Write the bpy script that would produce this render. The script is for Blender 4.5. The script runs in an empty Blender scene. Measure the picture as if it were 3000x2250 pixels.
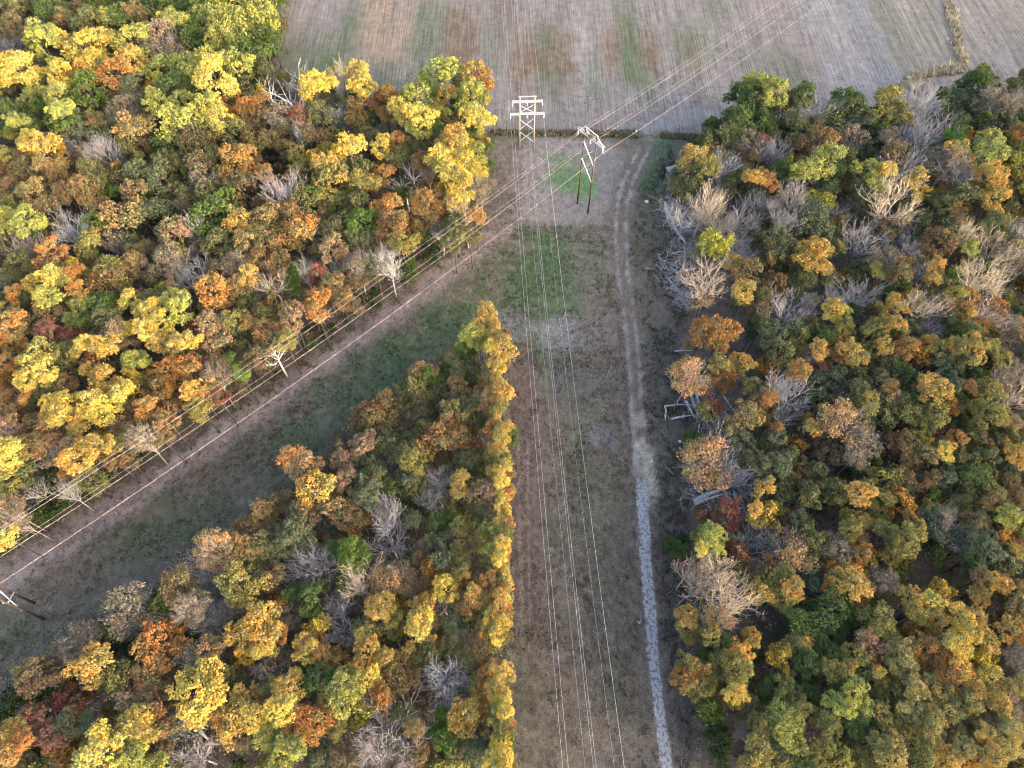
import bpy, math, random
import numpy as np
from mathutils import Vector, Matrix
sc = bpy.context.scene
COL = sc.collection
R = math.radians

# ------------------------------------------------------------------ camera, sky, sun, exposure
H, PITCH, F = 115.0, R(58.5), 2082.0            # drone height (m), pitch below the horizon, focal length in photo pixels
cam_d = bpy.data.cameras.new('camera'); cam = bpy.data.objects.new('camera', cam_d); COL.objects.link(cam)
cam.location = (0, 0, H); cam.rotation_euler = (R(90) - PITCH, 0, 0)
cam_d.sensor_width = 36.0; cam_d.lens = F / 3000.0 * 36.0; cam_d.clip_start = 0.5; cam_d.clip_end = 8000
sc.camera = cam
SUN_EL, SUN_AZ = R(10.0), R(-32.0)              # azimuth measured from +X (right of the picture), negative = towards the camera
sun_dir = Vector((math.cos(SUN_EL) * math.cos(SUN_AZ), math.cos(SUN_EL) * math.sin(SUN_AZ), math.sin(SUN_EL)))
world = bpy.data.worlds.new('World'); sc.world = world; world.use_nodes = True
wn = world.node_tree
sky = wn.nodes.new('ShaderNodeTexSky'); sky.sky_type = 'NISHITA'; sky.sun_disc = False
sky.sun_elevation = SUN_EL; sky.sun_rotation = math.atan2(sun_dir.x, sun_dir.y)
sky.air_density = 0.6; sky.dust_density = 5.0; sky.ozone_density = 0.3
bg = wn.nodes['Background']; bg.inputs[1].default_value = 0.15
wn.links.new(sky.outputs[0], bg.inputs[0])
sd = bpy.data.lights.new('sun', 'SUN'); sd.energy = 5.0; sd.angle = R(0.6); sd.color = (1.0, 0.84, 0.62)
sun = bpy.data.objects.new('sun', sd); COL.objects.link(sun)
sun.rotation_euler = sun_dir.to_track_quat('Z', 'Y').to_euler()
sc.view_settings.view_transform = 'Standard'; sc.view_settings.look = 'None'
sc.view_settings.exposure = 3.1; sc.view_settings.gamma = 1.0
sc.cycles.volume_bounces = 0; HAZE = 0.00042; sc.cycles.max_bounces = 8; sc.cycles.diffuse_bounces = 5; sc.cycles.transmission_bounces = 5
sc.cycles.use_denoising = True; sc.cycles.filter_width = 1.1; sc.cycles.denoiser = 'OPENIMAGEDENOISE'; sc.cycles.denoising_input_passes = 'RGB_ALBEDO_NORMAL'; sc.cycles.denoising_prefilter = 'ACCURATE'

# ------------------------------------------------------------------ survey helpers: photo pixels <-> metres
cp, sp = math.cos(PITCH), math.sin(PITCH)
def at(px, py, z=0.0):
    u, v = (px - 1500) / F, -(py - 1125) / F
    dx, dy, dz = u, cp + v * sp, -sp + v * cp
    t = (z - H) / dz
    return Vector((dx * t, dy * t, z)), t          # t = depth along the optical axis
def pix(x, y, z=0.0):
    yy, zz = y, z - H
    d = yy * cp - zz * sp; v = yy * sp + zz * cp
    return 1500 + F * x / d, 1125 - F * v / d

# ------------------------------------------------------------------ object helpers
def link(o, parent=None):
    COL.objects.link(o)
    if parent is not None: o.parent = parent
    return o
def tag(o, label=None, cat=None, group=None, kind=None):
    for k, v in (('label', label), ('category', cat), ('group', group), ('kind', kind)):
        if v: o[k] = v
    return o
def empty(name, loc, label=None, cat=None, group=None, rz=0.0):
    o = bpy.data.objects.new(name, None); o.location = loc; o.rotation_euler = (0, 0, rz); o.empty_display_size = 0.3
    return tag(link(o), label, cat, group)
def npmesh(name, V, Fq, mat=None, attrs=None, smooth=False):
    """V (n,3); Fq list of (m,k) index arrays; attrs {name: per-face float or rgb}"""
    me = bpy.data.meshes.new(name)
    V = np.asarray(V, np.float32); me.vertices.add(len(V)); me.vertices.foreach_set('co', V.ravel())
    Fs = [np.asarray(f, np.int32) for f in Fq if len(f)]
    loops = np.concatenate([f.ravel() for f in Fs])
    sizes = np.concatenate([np.full(len(f), f.shape[1], np.int32) for f in Fs])
    me.loops.add(len(loops)); me.loops.foreach_set('vertex_index', loops)
    me.polygons.add(len(sizes))
    me.polygons.foreach_set('loop_start', np.concatenate([[0], np.cumsum(sizes)[:-1]]).astype(np.int32))
    me.polygons.foreach_set('loop_total', sizes)
    me.polygons.foreach_set('use_smooth', np.full(len(sizes), smooth))
    for k, a in (attrs or {}).items():
        a = np.asarray(a, np.float32)
        if a.ndim == 1:
            at_ = me.attributes.new(k, 'FLOAT', 'FACE'); at_.data.foreach_set('value', a)
        else:
            at_ = me.attributes.new(k, 'FLOAT_COLOR', 'FACE')
            at_.data.foreach_set('color', np.concatenate([a, np.ones((len(a), 1), np.float32)], 1).ravel())
    me.update(); me.validate()
    if mat: me.materials.append(mat)
    return me

class Tubes:
    """collects tapered tubes and boxes into one mesh"""
    def __init__(self): self.V = []; self.Q = []; self.N = []; self.n = 0
    def tube(self, pts, rad, k=6, cap=True):
        pts = [Vector(p) for p in pts]; rings = []
        prev = None
        for i, p in enumerate(pts):
            d = (pts[min(i + 1, len(pts) - 1)] - pts[max(i - 1, 0)]).normalized()
            if prev is None:
                a = Vector((0, 0, 1)) if abs(d.z) < 0.9 else Vector((1, 0, 0))
                u = d.cross(a).normalized()
            else:
                u = (prev - d * prev.dot(d)).normalized()
            prev = u; w = d.cross(u)
            r = rad[i] if hasattr(rad, '__len__') else rad
            for j in range(k):
                a = 2 * math.pi * j / k
                self.V.append(p + u * (r * math.cos(a)) + w * (r * math.sin(a)))
        b = self.n
        for i in range(len(pts) - 1):
            for j in range(k):
                self.Q.append((b + i * k + j, b + i * k + (j + 1) % k, b + (i + 1) * k + (j + 1) % k, b + (i + 1) * k + j))
        if cap and k == 4:
            self.Q.append((b + 3, b + 2, b + 1, b)); e = b + (len(pts) - 1) * k; self.Q.append((e, e + 1, e + 2, e + 3))
        elif cap:
            self.N.append(tuple(b + k - 1 - j for j in range(k))); e = b + (len(pts) - 1) * k; self.N.append(tuple(e + j for j in range(k)))
        self.n += len(pts) * k
        return self
    def box(self, a, b, w, h, up=(0, 0, 1)):
        """beam from a to b, w wide, h high"""
        a, b = Vector(a), Vector(b); d = (b - a).normalized(); up = Vector(up)
        s = d.cross(up).normalized(); t = s.cross(d)
        n = self.n
        for p in (a, b):
            for i, j in ((-1, -1), (1, -1), (1, 1), (-1, 1)): self.V.append(p + s * (i * w / 2) + t * (j * h / 2))
        self.Q += [(n + 3, n + 2, n + 1, n), (n + 4, n + 5, n + 6, n + 7)] + [(n + i, n + (i + 1) % 4, n + 4 + (i + 1) % 4, n + 4 + i) for i in range(4)]
        self.n += 8; return self
    def mesh(self, name, mat, smooth=True):
        Fs = [np.array(self.Q, np.int32).reshape(-1, 4)] if self.Q else []
        byk = {}
        for f in self.N: byk.setdefault(len(f), []).append(f)
        Fs += [np.array(v, np.int32) for v in byk.values()]
        return npmesh(name, np.array([tuple(v) for v in self.V]), Fs, mat, smooth=smooth)
    def build(self, name, mat, parent=None, smooth=True):
        return link(bpy.data.objects.new(name, self.mesh(name, mat, smooth)), parent)

# ------------------------------------------------------------------ materials
def new_mat(name):
    m = bpy.data.materials.new(name); m.use_nodes = True; nt = m.node_tree; nt.nodes.clear()
    return m, nt, nt.nodes.new('ShaderNodeOutputMaterial')
def N(nt, t, **kw):
    n = nt.nodes.new(t)
    for k, v in kw.items():
        if k in n.inputs: n.inputs[k].default_value = v
        else: setattr(n, k, v)
    return n
def mixc(nt, a, b, fac, mode='MIX'):
    n = nt.nodes.new('ShaderNodeMix'); n.data_type = 'RGBA'; n.blend_type = mode
    for s, v in ((n.inputs[6], a), (n.inputs[7], b), (n.inputs[0], fac)):
        if hasattr(v, 'is_output'): nt.links.new(v, s)
        else: s.default_value = v
    return n.outputs[2]
def maprange(nt, v, a, b, c, d):
    n = nt.nodes.new('ShaderNodeMapRange'); nt.links.new(v, n.inputs[0])
    for i, q in enumerate((a, b, c, d)): n.inputs[i + 1].default_value = q
    return n.outputs[0]
def leaf_material():
    """leaves: colour of the tree (object colour) varied from clump to clump; thin leaves let light through"""
    m, nt, out = new_mat('leaves')
    oi = N(nt, 'ShaderNodeObjectInfo')
    at_ = N(nt, 'ShaderNodeAttribute', attribute_name='tint'); fl = N(nt, 'ShaderNodeAttribute', attribute_name='fleck')
    blend = mixc(nt, oi.outputs['Color'], (0.135, 0.150, 0.050, 1), maprange(nt, at_.outputs['Fac'], 0.45, 1.0, 0.0, 0.62))
    hs = N(nt, 'ShaderNodeHueSaturation'); nt.links.new(blend, hs.inputs['Color'])
    nt.links.new(maprange(nt, at_.outputs['Fac'], 0, 1, 0.487, 0.527), hs.inputs['Hue'])
    nt.links.new(maprange(nt, fl.outputs['Fac'], 0, 1, 0.62, 1.38), hs.inputs['Value'])
    nt.links.new(maprange(nt, at_.outputs['Fac'], 0, 1, 0.95, 0.80), hs.inputs['Saturation'])
    d = N(nt, 'ShaderNodeBsdfDiffuse', Roughness=0.5); t = N(nt, 'ShaderNodeBsdfTranslucent')
    nt.links.new(hs.outputs[0], d.inputs[0]); nt.links.new(hs.outputs[0], t.inputs[0])
    mx = N(nt, 'ShaderNodeMixShader'); mx.inputs[0].default_value = 0.30
    nt.links.new(d.outputs[0], mx.inputs[1]); nt.links.new(t.outputs[0], mx.inputs[2]); nt.links.new(mx.outputs[0], out.inputs[0])
    return m
def bark_material(name, use_obj_color, col=(0.16, 0.14, 0.12)):
    m, nt, out = new_mat(name)
    b = N(nt, 'ShaderNodeBsdfPrincipled', Roughness=0.9)
    nz = N(nt, 'ShaderNodeTexNoise', Scale=6.0, Detail=4.0); tc = N(nt, 'ShaderNodeTexCoord'); nt.links.new(tc.outputs['Object'], nz.inputs[0])
    if use_obj_color:
        base = N(nt, 'ShaderNodeObjectInfo').outputs['Color']
    else:
        rgb = N(nt, 'ShaderNodeRGB'); rgb.outputs[0].default_value = (*col, 1); base = rgb.outputs[0]
    hs = N(nt, 'ShaderNodeHueSaturation'); nt.links.new(base, hs.inputs['Color'])
    nt.links.new(maprange(nt, nz.outputs[0], 0.3, 0.7, 0.65, 1.25), hs.inputs['Value'])
    nt.links.new(hs.outputs[0], b.inputs['Base Color']); nt.links.new(b.outputs[0], out.inputs[0])
    return m
def plain(name, col, rough=0.8, metal=0.0, noise=8.0, amt=0.25):
    m, nt, out = new_mat(name)
    b = N(nt, 'ShaderNodeBsdfPrincipled', Roughness=rough, Metallic=metal)
    nz = N(nt, 'ShaderNodeTexNoise', Scale=noise, Detail=5.0); tc = N(nt, 'ShaderNodeTexCoord'); nt.links.new(tc.outputs['Object'], nz.inputs[0])
    c = mixc(nt, tuple(x * (1 - amt) for x in col) + (1,), tuple(min(1, x * (1 + amt)) for x in col) + (1,), maprange(nt, nz.outputs[0], 0.3, 0.7, 0, 1))
    nt.links.new(c, b.inputs['Base Color']); nt.links.new(b.outputs[0], out.inputs[0])
    return m
def ground_material(name, rows, gravel=False):
    """cover = what grows or lies there (per vertex); fine mottling, clods and, in the field, drill rows come from noise"""
    m, nt, out = new_mat(name)
    b = N(nt, 'ShaderNodeBsdfPrincipled', Roughness=0.95); b.inputs['Specular IOR Level'].default_value = 0.1
    cv = N(nt, 'ShaderNodeAttribute', attribute_name='cover')
    tc = N(nt, 'ShaderNodeTexCoord')
    def noise(scale, sx=1, sy=1, det=6.0, rough=0.6):
        mp = N(nt, 'ShaderNodeMapping'); mp.inputs['Scale'].default_value = (sx, sy, 1); nt.links.new(tc.outputs['Object'], mp.inputs[0])
        n = N(nt, 'ShaderNodeTexNoise', Scale=scale, Detail=det, Roughness=rough); nt.links.new(mp.outputs[0], n.inputs[0]); return n.outputs[0]
    n1 = noise(0.5); n2 = noise(3.4, det=8, rough=0.8); n3 = noise(1.5, 2.2, 0.05) if rows else noise(1.2, 1, 0.6)
    hs = N(nt, 'ShaderNodeHueSaturation'); nt.links.new(cv.outputs['Color'], hs.inputs['Color'])
    v1 = maprange(nt, n1, 0.3, 0.7, 0.82, 1.18); v2 = maprange(nt, n2, 0.3, 0.7, 0.6 if rows else 0.4, 1.4 if rows else 1.6); v3 = maprange(nt, n3, 0.3, 0.7, 0.62 if rows else .75, 1.38 if rows else 1.25)
    def mul(a, c):
        q = N(nt, 'ShaderNodeMath', operation='MULTIPLY'); nt.links.new(a, q.inputs[0]); nt.links.new(c, q.inputs[1]); return q.outputs[0]
    v = mul(mul(v1, v2), v3)
    nt.links.new(v, hs.inputs['Value'])
    vo = N(nt, 'ShaderNodeTexVoronoi', Scale=1.3); nt.links.new(tc.outputs['Object'], vo.inputs[0])
    nt.links.new(maprange(nt, n1, 0.3, 0.7, 0.488, 0.512), hs.inputs['Hue'])
    col = hs.outputs[0]
    if rows:   # weed clumps and clods, dark against the pale stubble
        spot = maprange(nt, vo.outputs['Distance'], 0.16, 0.34, 1.0, 0.0)
        gate = maprange(nt, noise(0.12, 1.5, 0.4), 0.47, 0.6, 0.0, 0.75)
        col = mixc(nt, col, (0.045, 0.047, 0.038, 1), mul(spot, gate))
    if gravel:   # blue-grey limestone chippings worn through in places
        ga = N(nt, 'ShaderNodeAttribute', attribute_name='gravel'); q = noise(2.1, 1, .75, 8, .74)
        th = N(nt, 'ShaderNodeMath', operation='MULTIPLY_ADD'); nt.links.new(ga.outputs['Fac'], th.inputs[0]); th.inputs[1].default_value = 0.30; nt.links.new(q, th.inputs[2])
        chip = mixc(nt, (0.25, 0.255, 0.262, 1), (0.40, 0.408, 0.415, 1), maprange(nt, noise(4.5, det=8, rough=.8), .35, .65, 0, 1))
        col = mixc(nt, col, chip, mul(maprange(nt, th.outputs[0], 0.735, 0.80, 0, 1), maprange(nt, ga.outputs['Fac'], 0.02, 0.25, 0, 1)))
    nt.links.new(col, b.inputs['Base Color'])
    bp = N(nt, 'ShaderNodeBump', Strength=0.6, Distance=0.25); nt.links.new(n2, bp.inputs['Height']); nt.links.new(bp.outputs[0], b.inputs['Normal'])
    nt.links.new(b.outputs[0], out.inputs[0])
    return m
def cover_material(name, rough=0.9, transl=0.2):
    """plants and litter: own colour per piece"""
    m, nt, out = new_mat(name)
    cv = N(nt, 'ShaderNodeAttribute', attribute_name='cover')
    d = N(nt, 'ShaderNodeBsdfDiffuse'); t = N(nt, 'ShaderNodeBsdfTranslucent'); mx = N(nt, 'ShaderNodeMixShader'); mx.inputs[0].default_value = transl
    for q in (d, t): nt.links.new(cv.outputs['Color'], q.inputs[0])
    nt.links.new(d.outputs[0], mx.inputs[1]); nt.links.new(t.outputs[0], mx.inputs[2]); nt.links.new(mx.outputs[0], out.inputs[0])
    return m
M_LEAF = leaf_material()
M_BARK = bark_material('bark', False, (0.085, 0.072, 0.06))
M_TWIG = bark_material('bare_wood', True)
M_FIELD = ground_material('field_soil', True); M_GROUND = ground_material('grass_ground', False); M_TRACK = ground_material('track_gravel', False, True)
M_PLANT = cover_material('ground_plants')
M_POLE = plain('creosoted_pole', (0.070, 0.055, 0.042), 0.8, 0, 5, 0.35)
M_POLE_W = plain('weathered_pole', (0.42, 0.35, 0.29), 0.8, 0, 5, 0.3)
M_ARM = plain('weathered_arm', (0.60, 0.55, 0.47), 0.8, 0, 5, 0.2)
M_ARM_G = plain('grey_arm', (0.50, 0.51, 0.53), 0.8, 0, 5, 0.2)
M_INS = plain('insulator_porcelain', (0.55, 0.58, 0.60), 0.35, 0, 5, 0.1)
M_WIRE = plain('aluminium_wire', (0.74, 0.60, 0.60), 0.7, 0.0, 3, 0.05)
M_WIRE_G = plain('dull_aluminium_wire', (0.60, 0.58, 0.64), 0.7, 0.0, 3, 0.05)
M_NEST = plain('nest_sticks', (0.25, 0.17, 0.09), 0.9, 0, 12, 0.4)
M_LOG = plain('weathered_log', (0.43, 0.41, 0.40), 0.9, 0, 3, 0.35)
M_LUMBER = plain('lumber', (0.42, 0.34, 0.22), 0.8, 0, 4, 0.2)
M_TIN = plain('pale_tin', (0.25, 0.24, 0.23), 0.5, 0.2, 3, 0.15)
M_GATE = plain('green_gate_paint', (0.05, 0.14, 0.10), 0.5, 0.2, 4, 0.2)
M_WHITE = plain('white_plastic', (0.75, 0.75, 0.74), 0.5, 0, 4, 0.1)
M_RUB = plain('pale_concrete', (0.55, 0.53, 0.48), 0.9, 0, 3, 0.25)
M_RUBG = plain('grey_concrete', (0.33, 0.34, 0.37), 0.9, 0, 3, 0.25)

# ------------------------------------------------------------------ the ground: one sheet, cut into field, clearing, forest floor and track
rng = np.random.default_rng(7); rnd = random.Random(11)
def vnoise(x, y, s, seed):
    x = np.asarray(x, np.float64) / s; y = np.asarray(y, np.float64) / s
    xi, yi = np.floor(x).astype(np.int64), np.floor(y).astype(np.int64); fx, fy = x - xi, y - yi
    fx, fy = fx * fx * (3 - 2 * fx), fy * fy * (3 - 2 * fy)
    def h(a, b):
        n = (a * 374761393 + b * 668265263 + seed * 974711) & 0x7fffffff
        n = ((n ^ (n >> 13)) * 1274126177) & 0x7fffffff
        return ((n ^ (n >> 16)) & 0xffff) / 65535.0
    return (h(xi, yi) * (1 - fx) + h(xi + 1, yi) * fx) * (1 - fy) + (h(xi, yi + 1) * (1 - fx) + h(xi + 1, yi + 1) * fx) * fy
def fbm(x, y, s, seed): return 0.5 * vnoise(x, y, s, seed) + 0.3 * vnoise(x, y, s / 2.3, seed + 1) + 0.2 * vnoise(x, y, s / 5.1, seed + 2)
def sstep(a, b, v):
    t = np.clip((v - a) / (b - a), 0, 1); return t * t * (3 - 2 * t)
def poly_world(pts): return np.array([tuple(at(*p)[0][:2]) for p in pts])
def sdf(P, X, Y):
    """signed distance (m), positive inside"""
    d = np.full(X.shape, 1e9); ins = np.zeros(X.shape, bool)
    n = len(P)
    for i in range(n):
        ax, ay = P[i]; bx, by = P[(i + 1) % n]
        ex, ey = bx - ax, by - ay; wx, wy = X - ax, Y - ay
        t = np.clip((wx * ex + wy * ey) / (ex * ex + ey * ey + 1e-12), 0, 1)
        d = np.minimum(d, (wx - ex * t) ** 2 + (wy - ey * t) ** 2)
        c = ((ay > Y) != (by > Y)) & (X < (bx - ax) * (Y - ay) / (by - ay + 1e-12) + ax)
        ins ^= c
    return np.where(ins, 1, -1) * np.sqrt(d)
def line_d(pts, X, Y):
    P = poly_world(pts); d = np.full(X.shape, 1e9)
    for (ax, ay), (bx, by) in zip(P[:-1], P[1:]):
        ex, ey = bx - ax, by - ay; wx, wy = X - ax, Y - ay
        t = np.clip((wx * ex + wy * ey) / (ex * ex + ey * ey), 0, 1)
        d = np.minimum(d, (wx - ex * t) ** 2 + (wy - ey * t) ** 2)
    return np.sqrt(d)
PW_LEFT = poly_world([(-900, -120), (850, -120), (810, 120), (790, 260), (880, 300), (1060, 300), (1140, 330), (1280, 310), (1400, 340), (1425, 430), (1425, 600), (1350, 720), (1180, 850), (800, 1110), (400, 1380), (0, 1640), (-300, 1850), (-900, 1900)])
PW_WEDGE = poly_world([(1455, 950), (1480, 1100), (1490, 1500), (1495, 1900), (1500, 2450), (-200, 2700), (-400, 2250), (0, 2090), (330, 1760), (560, 1640), (760, 1490), (900, 1380), (1060, 1200), (1230, 1090), (1330, 1020), (1410, 945)])
PW_RIGHT = poly_world([(2030, 440), (2130, 400), (2420, 410), (2560, 350), (2700, 350), (2800, 300), (3300, 300), (4300, 900), (4000, 2600), (2060, 2500), (2010, 2100), (1990, 1700), (2000, 1300), (1990, 900), (1960, 600), (1960, 530)])
PW_FIELD = poly_world([(-600, -420), (3600, -420), (3900, 330), (3000, 330), (2800, 310), (2690, 355), (2560, 360), (2420, 415), (2120, 402), (1900, 393), (1650, 386), (1435, 384), (1300, 330), (1000, 310), (800, 265), (810, 120), (850, -120), (860, -420)])
TRACK = [(1900, 392), (1885, 440), (1845, 520), (1825, 590), (1818, 690), (1825, 800), (1840, 900), (1852, 1000), (1860, 1100), (1866, 1200), (1872, 1300), (1880, 1400), (1883, 1500), (1896, 1700), (1912, 1900), (1932, 2080), (1955, 2250), (1975, 2420)]
DIAG_PATH = [(1640, 560), (1500, 640), (1390, 735), (1200, 880), (1000, 1020), (800, 1165), (640, 1275), (500, 1375), (250, 1540), (0, 1710), (-300, 1910)]

def cover_colour(X, Y):
    """what covers the ground at X, Y: albedo, and the class of setting 0 clearing, 1 field, 2 forest floor, 3 track"""
    px, py = pix(X, Y)
    wob = (fbm(X, Y, 6, 3) - 0.5) * 2
    w2 = (fbm(X, Y, 2.2, 9) - 0.5) * 2
    n8, n20, n4 = fbm(X, Y, 8, 21), fbm(X, Y, 20, 31), fbm(X, Y, 3, 41)
    stripe = fbm(X * 4.0, Y * 0.22, 9, 51)
    C = np.zeros(X.shape + (3,)); cls = np.zeros(X.shape, np.int32)
    def put(col, m):
        nonlocal C
        C = C * (1 - m[..., None]) + np.array(col) * m[..., None]
    def blob(x, y, rx, ry, soft=0.5, rag=0.5):
        cx, cy = at(x, y)[0][:2]; d = at(x, y)[1]
        ax = rx * d / F; ay = abs(at(x, y - ry)[0].y - at(x, y + ry)[0].y) / 2
        q = np.sqrt(((X - cx) / ax) ** 2 + ((Y - cy) / ay) ** 2) + rag * (n4 - 0.5) * 1.6 + rag * (n8 - 0.5) * 1.4
        return 1 - sstep(1 - soft, 1 + soft * 0.4, q)
    # clearing: dead grass, brown and grey-green
    put((0.136, 0.112, 0.084), np.ones(X.shape))
    put((0.104, 0.102, 0.068), sstep(0.42, 0.62, n20) * 0.6)
    put((0.165, 0.145, 0.11), sstep(0.55, 0.75, n8) * 0.55)
    for a in ((1600, 830, 190, 190, .9), (1560, 620, 90, 120, .7), (1330, 950, 150, 110, .75), (1130, 1080, 150, 100, .7), (1010, 1170, 130, 90, .75), (1210, 1010, 90, 60, .6),
              (600, 1500, 150, 70, .35), (420, 1600, 120, 80, .35), (220, 1900, 150, 150, .3), (900, 1270, 120, 80, .5), (1700, 1300, 60, 150, .25), (1660, 1560, 90, 80, .3), (2010, 420, 90, 40, .6)):
        put((0.082, 0.112, 0.055), blob(*a[:4], 0.8, 0.9) * min(1, a[4] * 1.15))
    put((0.070, 0.125, 0.048), blob(1910, 500, 75, 70, .8, .9) * 0.8)
    put((0.062, 0.125, 0.042), blob(1955, 430, 70, 40) * 0.6)
    put((0.215, 0.203, 0.190), blob(1680, 980, 120, 55) * 0.8); put((0.19, 0.18, 0.165), blob(1500, 960, 70, 60) * 0.6)
    put((0.10, 0.098, 0.085), blob(1690, 1120, 110, 90) * 0.6)
    put((0.185, 0.170, 0.165), blob(1760, 1280, 50, 50) * 0.6)
    # brown bands beside the woods
    d_w = sdf(PW_WEDGE, X, Y); d_l = sdf(PW_LEFT, X, Y); d_r = sdf(PW_RIGHT, X, Y); d_f = sdf(PW_FIELD, X, Y)
    put((0.150, 0.108, 0.086), sstep(0.5, -1, -(d_w + 6) + wob) * (px > 1440) * (py > 1000) * (py < 1900) * 0.75 * sstep(1900, 1750, py))
    for x0 in (1522, 1547):   # wheel ruts
        q = np.abs(px - (x0 + (py - 1500) * 0.02) - w2 * 2)
        put((0.225, 0.190, 0.175), (1 - sstep(2, 7, q)) * sstep(1230, 1330, py) * sstep(1850, 1780, py) * 0.6)
    q = line_d(DIAG_PATH, X, Y)
    put((0.250, 0.200, 0.178), (1 - sstep(1.4, 4.4, q + wob * 1.1)) * 0.85)
    q = line_d([(660, 1240), (520, 1345), (470, 1385)], X, Y); put((0.30, 0.275, 0.255), (1 - sstep(0.3, 1.4, q + w2)) * 0.7)
    put((0.165, 0.140, 0.118), blob(1480, 520, 48, 150) * 0.8)
    put((0.180, 0.145, 0.112), blob(1770, 780, 110, 220, 0.6) * 0.55); put((0.16, 0.125, 0.095), blob(1760, 1000, 80, 160) * 0.5)
    # pale mown pad round the poles with a bright green patch in it
    q = sdf(poly_world([(1520, 440), (1560, 402), (1800, 402), (1832, 470), (1815, 590), (1770, 650), (1690, 672), (1560, 660), (1515, 560)]), X, Y)
    put((0.205, 0.180, 0.160), sstep(-1.5, 2.5, q + wob * 2) * 0.92)
    put((0.070, 0.165, 0.040), blob(1650, 530, 80, 50, 0.9, .9) * 0.7); put((0.075, 0.195, 0.045), blob(1715, 545, 40, 60, .6) * 0.55); put((0.09, 0.17, 0.06), blob(1650, 465, 110, 18, .6) * 0.4)
    # dark brown scrub beside the right-hand wood
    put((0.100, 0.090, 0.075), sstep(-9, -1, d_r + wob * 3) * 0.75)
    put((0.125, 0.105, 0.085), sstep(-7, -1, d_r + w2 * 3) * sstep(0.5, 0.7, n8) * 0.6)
    # the track
    dt = line_d(TRACK, X, Y)
    put((0.150, 0.120, 0.100), (1 - sstep(1.5, 3.6, dt + wob)) * 0.7)
    tx = np.interp(py, [p[1] for p in TRACK], [p[0] for p in TRACK])
    off = (px - tx) * 115 / F * 1.15
    rut = np.minimum(np.abs(off - 0.95), np.abs(off + 0.95))
    put((0.285, 0.255, 0.230), (1 - sstep(0.10, 0.50, rut + w2 * 0.12 + (vnoise(X, Y, .8, 91) - .5) * .5)) * sstep(400, 470, py) * sstep(1420, 1330, py) * (0.12 + 0.55 * sstep(.35, .55, n4)))
    put((0.30, 0.27, 0.22), (1 - sstep(1.0, 1.9, np.abs(off) + w2)) * sstep(1180, 1260, py) * sstep(1430, 1350, py) * sstep(.4, .55, n4))
    put((0.36, 0.325, 0.255), (1 - sstep(0.7, 1.9, np.abs(off - 1.5) + w2 * 1.3)) * sstep(1290, 1350, py) * sstep(1500, 1450, py) * 0.9)
    fine = vnoise(X, Y, 0.55, 77) * 0.6 + vnoise(X, Y, 0.27, 78) * 0.4
    gr = (1 - sstep(0.95, 1.5, np.abs(off) + w2 * 0.35)) * sstep(1330, 1440, py)
    put((0.165, 0.142, 0.125), gr * .7)
    cls[(np.abs(off) < 1.7) & (dt < 4) & (py > 400)] = 3
    # forest floor
    wood = np.maximum(np.maximum(d_w, d_l), d_r)
    put((0.125, 0.102, 0.088), sstep(-2.0, 1.8, wood + wob * 1.6))
    put((0.120, 0.088, 0.060), sstep(-1.0, 2.0, wood + wob) * sstep(0.5, 0.7, n4) * 0.7)
    put((0.060, 0.078, 0.036), sstep(-1.0, 2.0, wood + wob) * sstep(0.56, 0.72, n8) * 0.6)
    cls[wood > 0] = 2
    # the field: strips along Y
    fm = sstep(-0.8, 0.8, d_f + w2 * 0.5)
    C0 = C.copy()
    put((0.200, 0.174, 0.155), np.ones(X.shape)); put((0.160, 0.142, 0.124), sstep(.4, .65, stripe) * 0.7); put((0.235, 0.206, 0.182), sstep(.55, .75, fbm(X * 3, Y * .15, 9, 61)) * 0.6)
    def strip(x0, x1, y0, y1, col, k, at_y=150, soft=2.5, green=False):
        a, b = at(x0, at_y)[0].x, at(x1, at_y)[0].x
        ya, yb = at(1500, y1)[0].y, at(1500, y0)[0].y
        mx = sstep(a - soft, a + soft, X + wob * 2.2) * sstep(b + soft, b - soft, X + wob * 2.2)
        my = sstep(ya - 7, ya + 7, Y + wob * 6) * sstep(yb + 10, yb - 10, Y + wob * 6)
        tex = sstep(0.36, 0.6, 0.6 * n4 + 0.4 * fbm(X * 2, Y * .3, 5, 71))
        put(col, mx * my * (0.55 + 0.45 * tex) * min(1, k * 1.35))
    GR, BR, ST, PA = (0.095, 0.122, 0.066), (0.145, 0.100, 0.066), (0.245, 0.185, 0.135), (0.265, 0.240, 0.220)
    for a in ((820, 880, 110, 240, GR, .6), (890, 1010, 120, 235, GR, .75), (980, 1060, 0, 160, GR, .5), (1045, 1205, -60, 196, ST, .95), (1100, 1420, 196, 330, GR, .45), (1200, 1330, 0, 180, GR, .5),
              (1300, 1400, 20, 210, BR, .7), (1420, 1480, 40, 220, GR, .45), (1440, 1500, -50, 120, BR, .35), (1495, 1700, 110, 240, BR, .8), (1560, 1620, 60, 140, GR, .4), (1580, 1640, 170, 280, GR, .5),
              (1685, 1720, 20, 260, PA, .7), (1710, 1745, 180, 290, GR, .5), (1760, 1930, 90, 230, BR, .65), (1815, 1880, 40, 245, GR, .75), (1850, 1900, 250, 330, GR, .6), (1980, 2110, 80, 190, GR, .5), (2000, 2060, 120, 200, BR, .4),
              (2080, 2200, 0, 60, GR, .35), (2250, 2330, 150, 230, GR, .3), (2170, 2340, 180, 330, GR, .35), (2530, 2600, -60, 330, (0.18, 0.18, 0.178), .7), (2610, 2780, 0, 200, GR, .28), (2395, 2520, -50, 300, (0.245, 0.232, 0.228), .5),
              (3020, 3200, -60, 330, (0.22, 0.20, 0.14), .5)):
        strip(*a)
    rowm = sstep(at(2650, 150)[0].x, at(2700, 150)[0].x, X)
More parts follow.
